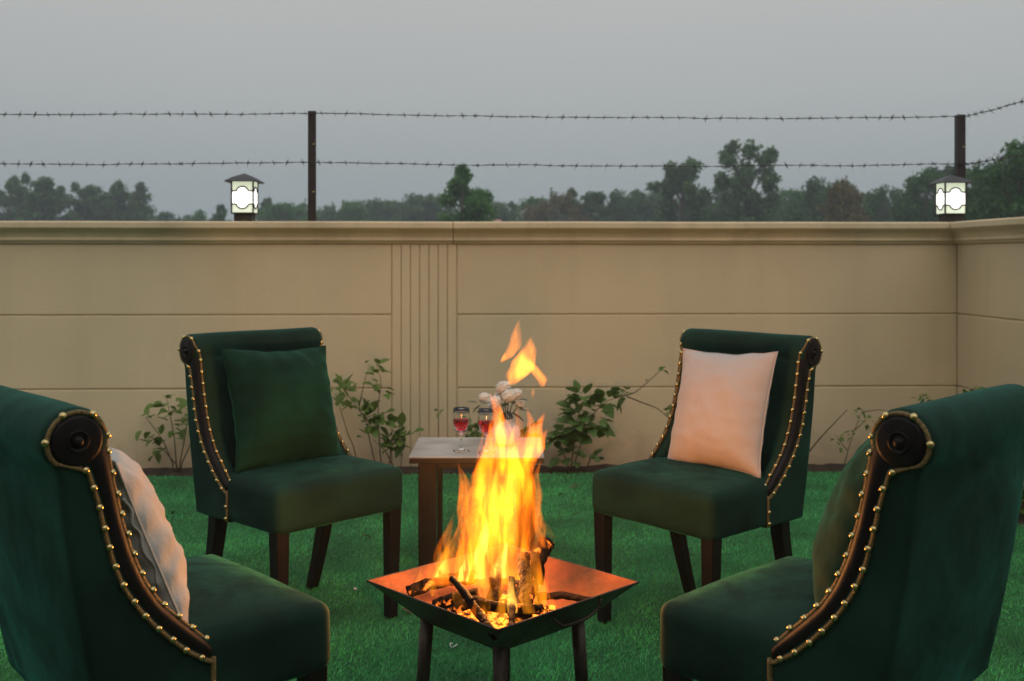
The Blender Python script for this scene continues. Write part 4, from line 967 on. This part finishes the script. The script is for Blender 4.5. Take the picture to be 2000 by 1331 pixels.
T_ = [(18, 345, 88, 'euc', 0, 'euc', far_e, 1.05), (68, 339, 84, 'euc', 1, 'euc', far_e, 1.08), (97, 362, 86, 'euc', 2, 'euc', far_e, 1.08), (160, 356, 90, 'euc', 1, 'euc', far_e, 1.2), (196, 374, 92, 'euc', 2, 'euc', far_e, 1.08), (222, 354, 88, 'euc', 0, 'euc', far_e, 1.1), (250, 356, 90, 'euc', 2, 'euc', far_e, 1.2), (275, 400, 92, 'round', 0, 'euc', far_e, .9), (42, 378, 95, 'round', 1, 'euc', far_e, .8),
      (326, 412, 100, 'round', 1, 'dkfol', 'small round bush on the bare stretch of horizon away from the lone lantern', .8), (386, 411, 96, 'round', 2, 'fol', 'small green bush on the bare stretch of horizon near the lone lantern', 1), (432, 401, 80, 'spire', 0, 'dkfol', 'small pointed dark tree close against the lone lantern', 1),
      (525, 388, 90, 'spire', 1, 'euc', far_r, .9), (548, 396, 88, 'round', 0, 'fol', far_r, 1.0), (585, 400, 92, 'round', 1, 'fol', far_r, 1), (640, 402, 95, 'round', 2, 'euc', far_r, 1), (680, 396, 94, 'round', 0, 'fol', far_r, 1), (718, 388, 98, 'broad', 0, 'dkfol', far_r, .9), (752, 390, 100, 'round', 1, 'euc', far_r, 1), (800, 378, 96, 'round', 2, 'euc', far_r, .85), (830, 380, 94, 'euc', 1, 'euc', far_r, 1.3), (856, 380, 96, 'euc', 0, 'euc', far_r, 1.2),
      (903, 324, 42, 'spire', 0, 'fol', 'bright green bushy sapling with a thin top shoot, standing alone over the fluted strip', .95), (930, 366, 44, 'round', 1, 'fol', 'small leafy tree crowding the bright green sapling', .8), (962, 394, 88, 'round', 0, 'euc', far_r, .9), (986, 394, 96, 'euc', 2, 'euc', far_r, 1.1),
      (1045, 384, 84, 'round', 1, 'fol', far_r, .9), (1085, 377, 78, 'broad', 1, 'brfol', 'olive-brown spreading tree in the distant belt', .8), (1105, 384, 90, 'round', 2, 'euc', far_r, .9), (1140, 369, 80, 'euc', 1, 'dkfol', far_r, 1.5), (1178, 402, 92, 'round', 0, 'euc', far_r, .9), (1212, 371, 84, 'round', 2, 'dkfol', far_r, .9), (1238, 372, 88, 'euc', 0, 'euc', far_r, 1.4), (1272, 374, 88, 'euc', 2, 'euc', far_r, 1.5), (1292, 372, 92, 'round', 0, 'euc', far_r, .8),
      (1335, 309, 66, 'euc', 1, 'euc', 'tall slim grey-green tree, the shorter of a tall pair', 1.25), (1378, 358, 80, 'euc', 2, 'euc', far_r, 1.3), (1462, 276, 62, 'euc', 0, 'euc', 'tallest slim grey-green tree, its crown crossing the lower wire', 1.15), (1432, 342, 70, 'round', 1, 'euc', 'rounded tree at the foot of the tallest slim tree', .75), (1512, 384, 82, 'euc', 1, 'euc', far_r, 1.2), (1548, 370, 78, 'round', 0, 'fol', far_r, .9), (1600, 346, 68, 'round', 2, 'dkfol', 'dark rounded tree beside the browning tree', .85), (1636, 352, 72, 'round', 1, 'dkfol', far_r, .8), (1664, 350, 52, 'broad', 2, 'brfol', 'browning bushy tree among the green ones', .62), (1735, 362, 64, 'broad', 0, 'dkfol', far_r, .65), (1700, 376, 70, 'round', 0, 'dkfol', far_r, .8),
      (1808, 332, 52, 'round', 1, 'dkfol', 'dark tree just behind the corner lantern', .8), (1838, 322, 56, 'euc', 2, 'dkfol', 'slim dark tree behind the corner post', 1.5), (1905, 330, 48, 'round', 0, 'dkfol', 'dark tree over the side wall next to the corner post', .85), (1950, 312, 34, 'broad', 1, 'dkfol', 'dark bushy tree over the side wall', .6), (1992, 276, 30, 'round', 2, 'dkfol', 'biggest dark tree standing over the side wall', .75), (2060, 270, 32, 'broad', 2, 'dkfol', 'dark tree over the side wall away from the corner', .8)]
ORD = 'first second third fourth fifth sixth seventh eighth ninth tenth eleventh twelfth thirteenth'.split()
T_.sort(key=lambda a: a[0]); ns_ = [0, 0, 0]; out_T = []
ne = sum(a[6] == far_e for a in T_)
for i_, a in enumerate(T_):
    a = list(a)
    if a[6] == far_e: ne -= 1; a[6] = f'slender grey-green tree over the blue-grey sheds, {ORD[ne]} one from the lone lantern'
    elif a[6] == far_r:
        q = 0 if a[0] < 900 else 1 if a[0] < 1335 else 2; nm = ('rounded', 'slim')[a[3] in ('euc', 'spire')]
        a[6] = f'{nm} distant tree, {ORD[ns_[q]]} one past the ' + ('lone lantern towards the bright green sapling', 'bright green sapling towards the tall pair', 'tall slim pair towards the corner lantern')[q]; ns_[q] += 1
    tree(*a)
# low mass of undergrowth under the tree belt (a far-off hedge nobody could count)
Vh = []
for (u0, u1, v, D) in ((-1100, -500, 404, 112), (-520, -140, 396, 108), (2180, 2900, 380, 70), (-160, 130, 418, 108), (130, 300, 414, 106), (300, 480, 427, 112), (500, 900, 408, 106), (900, 1030, 416, 108), (1030, 1320, 404, 104), (1320, 1520, 402, 98), (1520, 1800, 396, 92), (1780, 2200, 386, 62)):
    n_ = int((u1 - u0) * 22); uu = rng.uniform(u0, u1, n_); top = 1.2 + (YH - v) * D / F
    hn = np.array([noise.noise(Vector((q * .045, D, 0))) * .35 + noise.noise(Vector((q * .15, D, 3))) * .2 for q in uu]); zt = top * (1 + hn)
    zz = rng.random(n_) ** .7 * zt - .1; dd = D + rng.uniform(-2.5, 2.5, n_)
    p = np.stack([(uu - 1000) * dd / F, dd, zz], 1); a = rng.normal(size=(n_, 3)); a /= np.linalg.norm(a, axis=1)[:, None]; b = np.cross(a, rng.normal(size=(n_, 3))); b /= np.linalg.norm(b, axis=1)[:, None]
    s = rng.uniform(.14, .30, n_)[:, None]; Vh.append(np.stack([p - a * s, p + b * s * .6, p + a * s, p - b * s * .6], 1))
Vh = np.concatenate(Vh).reshape(-1, 3)
ug = mk('undergrowth', np_mesh('undergrowth', Vh, np.arange(len(Vh)).reshape(-1, 4)), M['dkfol'], smooth=False); tag(ug, 'low distant undergrowth running beneath the tree belt', 'undergrowth', kind='stuff')
M['shedwall'] = mat('blue_grey_sheet', (.10, .14, .17, 1), .7, var=.2, vscale=.6); M['shedroof'] = mat('grey_sheet_roof', (.11, .15, .18, 1), .6, var=.2, vscale=.5)
M['housewhite'] = mat('white_render', (.6, .6, .6, 1), .8, var=.1, vscale=.5); M['tileroof'] = mat('terracotta_roof', (.42, .20, .15, 1), .8, var=.2, vscale=2); M['dark'] = mat('dark_opening', (.02, .02, .022, 1), .5)
def shed(u0, u1, v, D, label, mw, mr_, name='shed', ridge=.8, depth=5, eave=None):
    p0_ = px(u0, YH, D); p1_ = px(u1, YH, D); wdt = p1_.x - p0_.x; h = H + (YH - v) * D / F
    r = empty(name, ((p0_.x + p1_.x) / 2, D, -.12)); tag(r, label, 'building'); e = h - ridge + .12
    obj('wall', *box(-wdt / 2, wdt / 2, 0, depth, 0, e, .02), M[mw], r, False)
    a = wdt / 2 + .1
    V = [(-a, -.25, e), (a, -.25, e), (a, depth + .25, e), (-a, depth + .25, e), (-a, depth / 2, e + ridge), (a, depth / 2, e + ridge)]
    obj('roof', V, [(0, 1, 5, 4), (2, 3, 4, 5), (1, 2, 5), (3, 0, 4), (3, 2, 1, 0)], M[mr_], r, False)
    n_ = max(1, int(wdt / 3))
    for k in range(n_):
        x = -wdt / 2 + wdt * (k + .5) / n_; obj('window', *box(x - .45, x + .45, -.03, .02, e * .4, e * .75, .01), M['dark'], r, False)
shed(-60, 58, 409, 97, 'blue-grey sheet shed, the taller of two at the foot of the slender trees', 'shedwall', 'shedroof', ridge=.35)
shed(62, 182, 419, 97, 'long low blue-grey sheet shed under the slender trees', 'shedwall', 'shedroof', ridge=.25)
shed(1444, 1462, 408, 76, 'small white gabled hut between the tallest slim tree and the browning tree', 'housewhite', 'housewhite', 'hut', ridge=.4, depth=3)
shed(946, 974, 427, 50, 'low hut with a terracotta roof beside the bright green sapling', 'housewhite', 'tileroof', 'hut', ridge=.3, depth=3)

# ------------------------------------------------------------------ unseen building added behind the camera to darken camera-facing sides
M['housewall'] = mat('house_render', (.36, .28, .17, 1), .85, var=.08, vscale=1.2, bump=.2, bscale=80)
ho = empty('house', (0, -2.8, 0)); tag(ho, 'flat-roofed cream house facing the lawn, opposite the long wall', 'house')
obj('wall', *box(-7, 6, -6, 0, -.1, 3.6, .02), M['housewall'], ho, False)
obj('roof', *box(-7.4, 6.4, -6.4, .45, 3.605, 3.85, .03), M['housewall'], ho, False)
for x in (-5, -2.2, 3.6):
    for z in (1.0,):
        f_ = obj('window', *box(x - .75, x + .75, -.02, .05, z, z + 1.3, .01), M['darkwood'], ho, False)
        obj('pane', *box(x - .68, x + .68, .052, .06, z + .07, z + 1.23, .002), M['dark'], f_, False)
d_ = obj('door', *box(.2, 1.5, -.02, .05, .02, 2.3, .01), M['darkwood'], ho, False)
obj('handle', *tube([(.36, .05, 1.05), (.36, .10, 1.05), (.36, .10, 1.2), (.36, .05, 1.2)], .012, 8), M['brass'], d_)

# ------------------------------------------------------------------ dusk haze over the whole place
hz = obj('haze', *box(-260, 260, -20, 190, -1.2, 16), None, None, False); hz['kind'] = 'stuff'; hz['label'] = 'thin grey-blue dusk haze in the air'; hz['category'] = 'haze'
hm = bpy.data.materials.new('haze'); hm.use_nodes = True; t = hm.node_tree; t.nodes.clear()
o_ = t.nodes.new('ShaderNodeOutputMaterial'); pv = t.nodes.new('ShaderNodeVolumePrincipled'); pv.inputs['Color'].default_value = (.74, .85, .95, 1); pv.inputs['Density'].default_value = .0026
t.links.new(pv.outputs[0], o_.inputs['Volume']); hz.data.materials.append(hm)
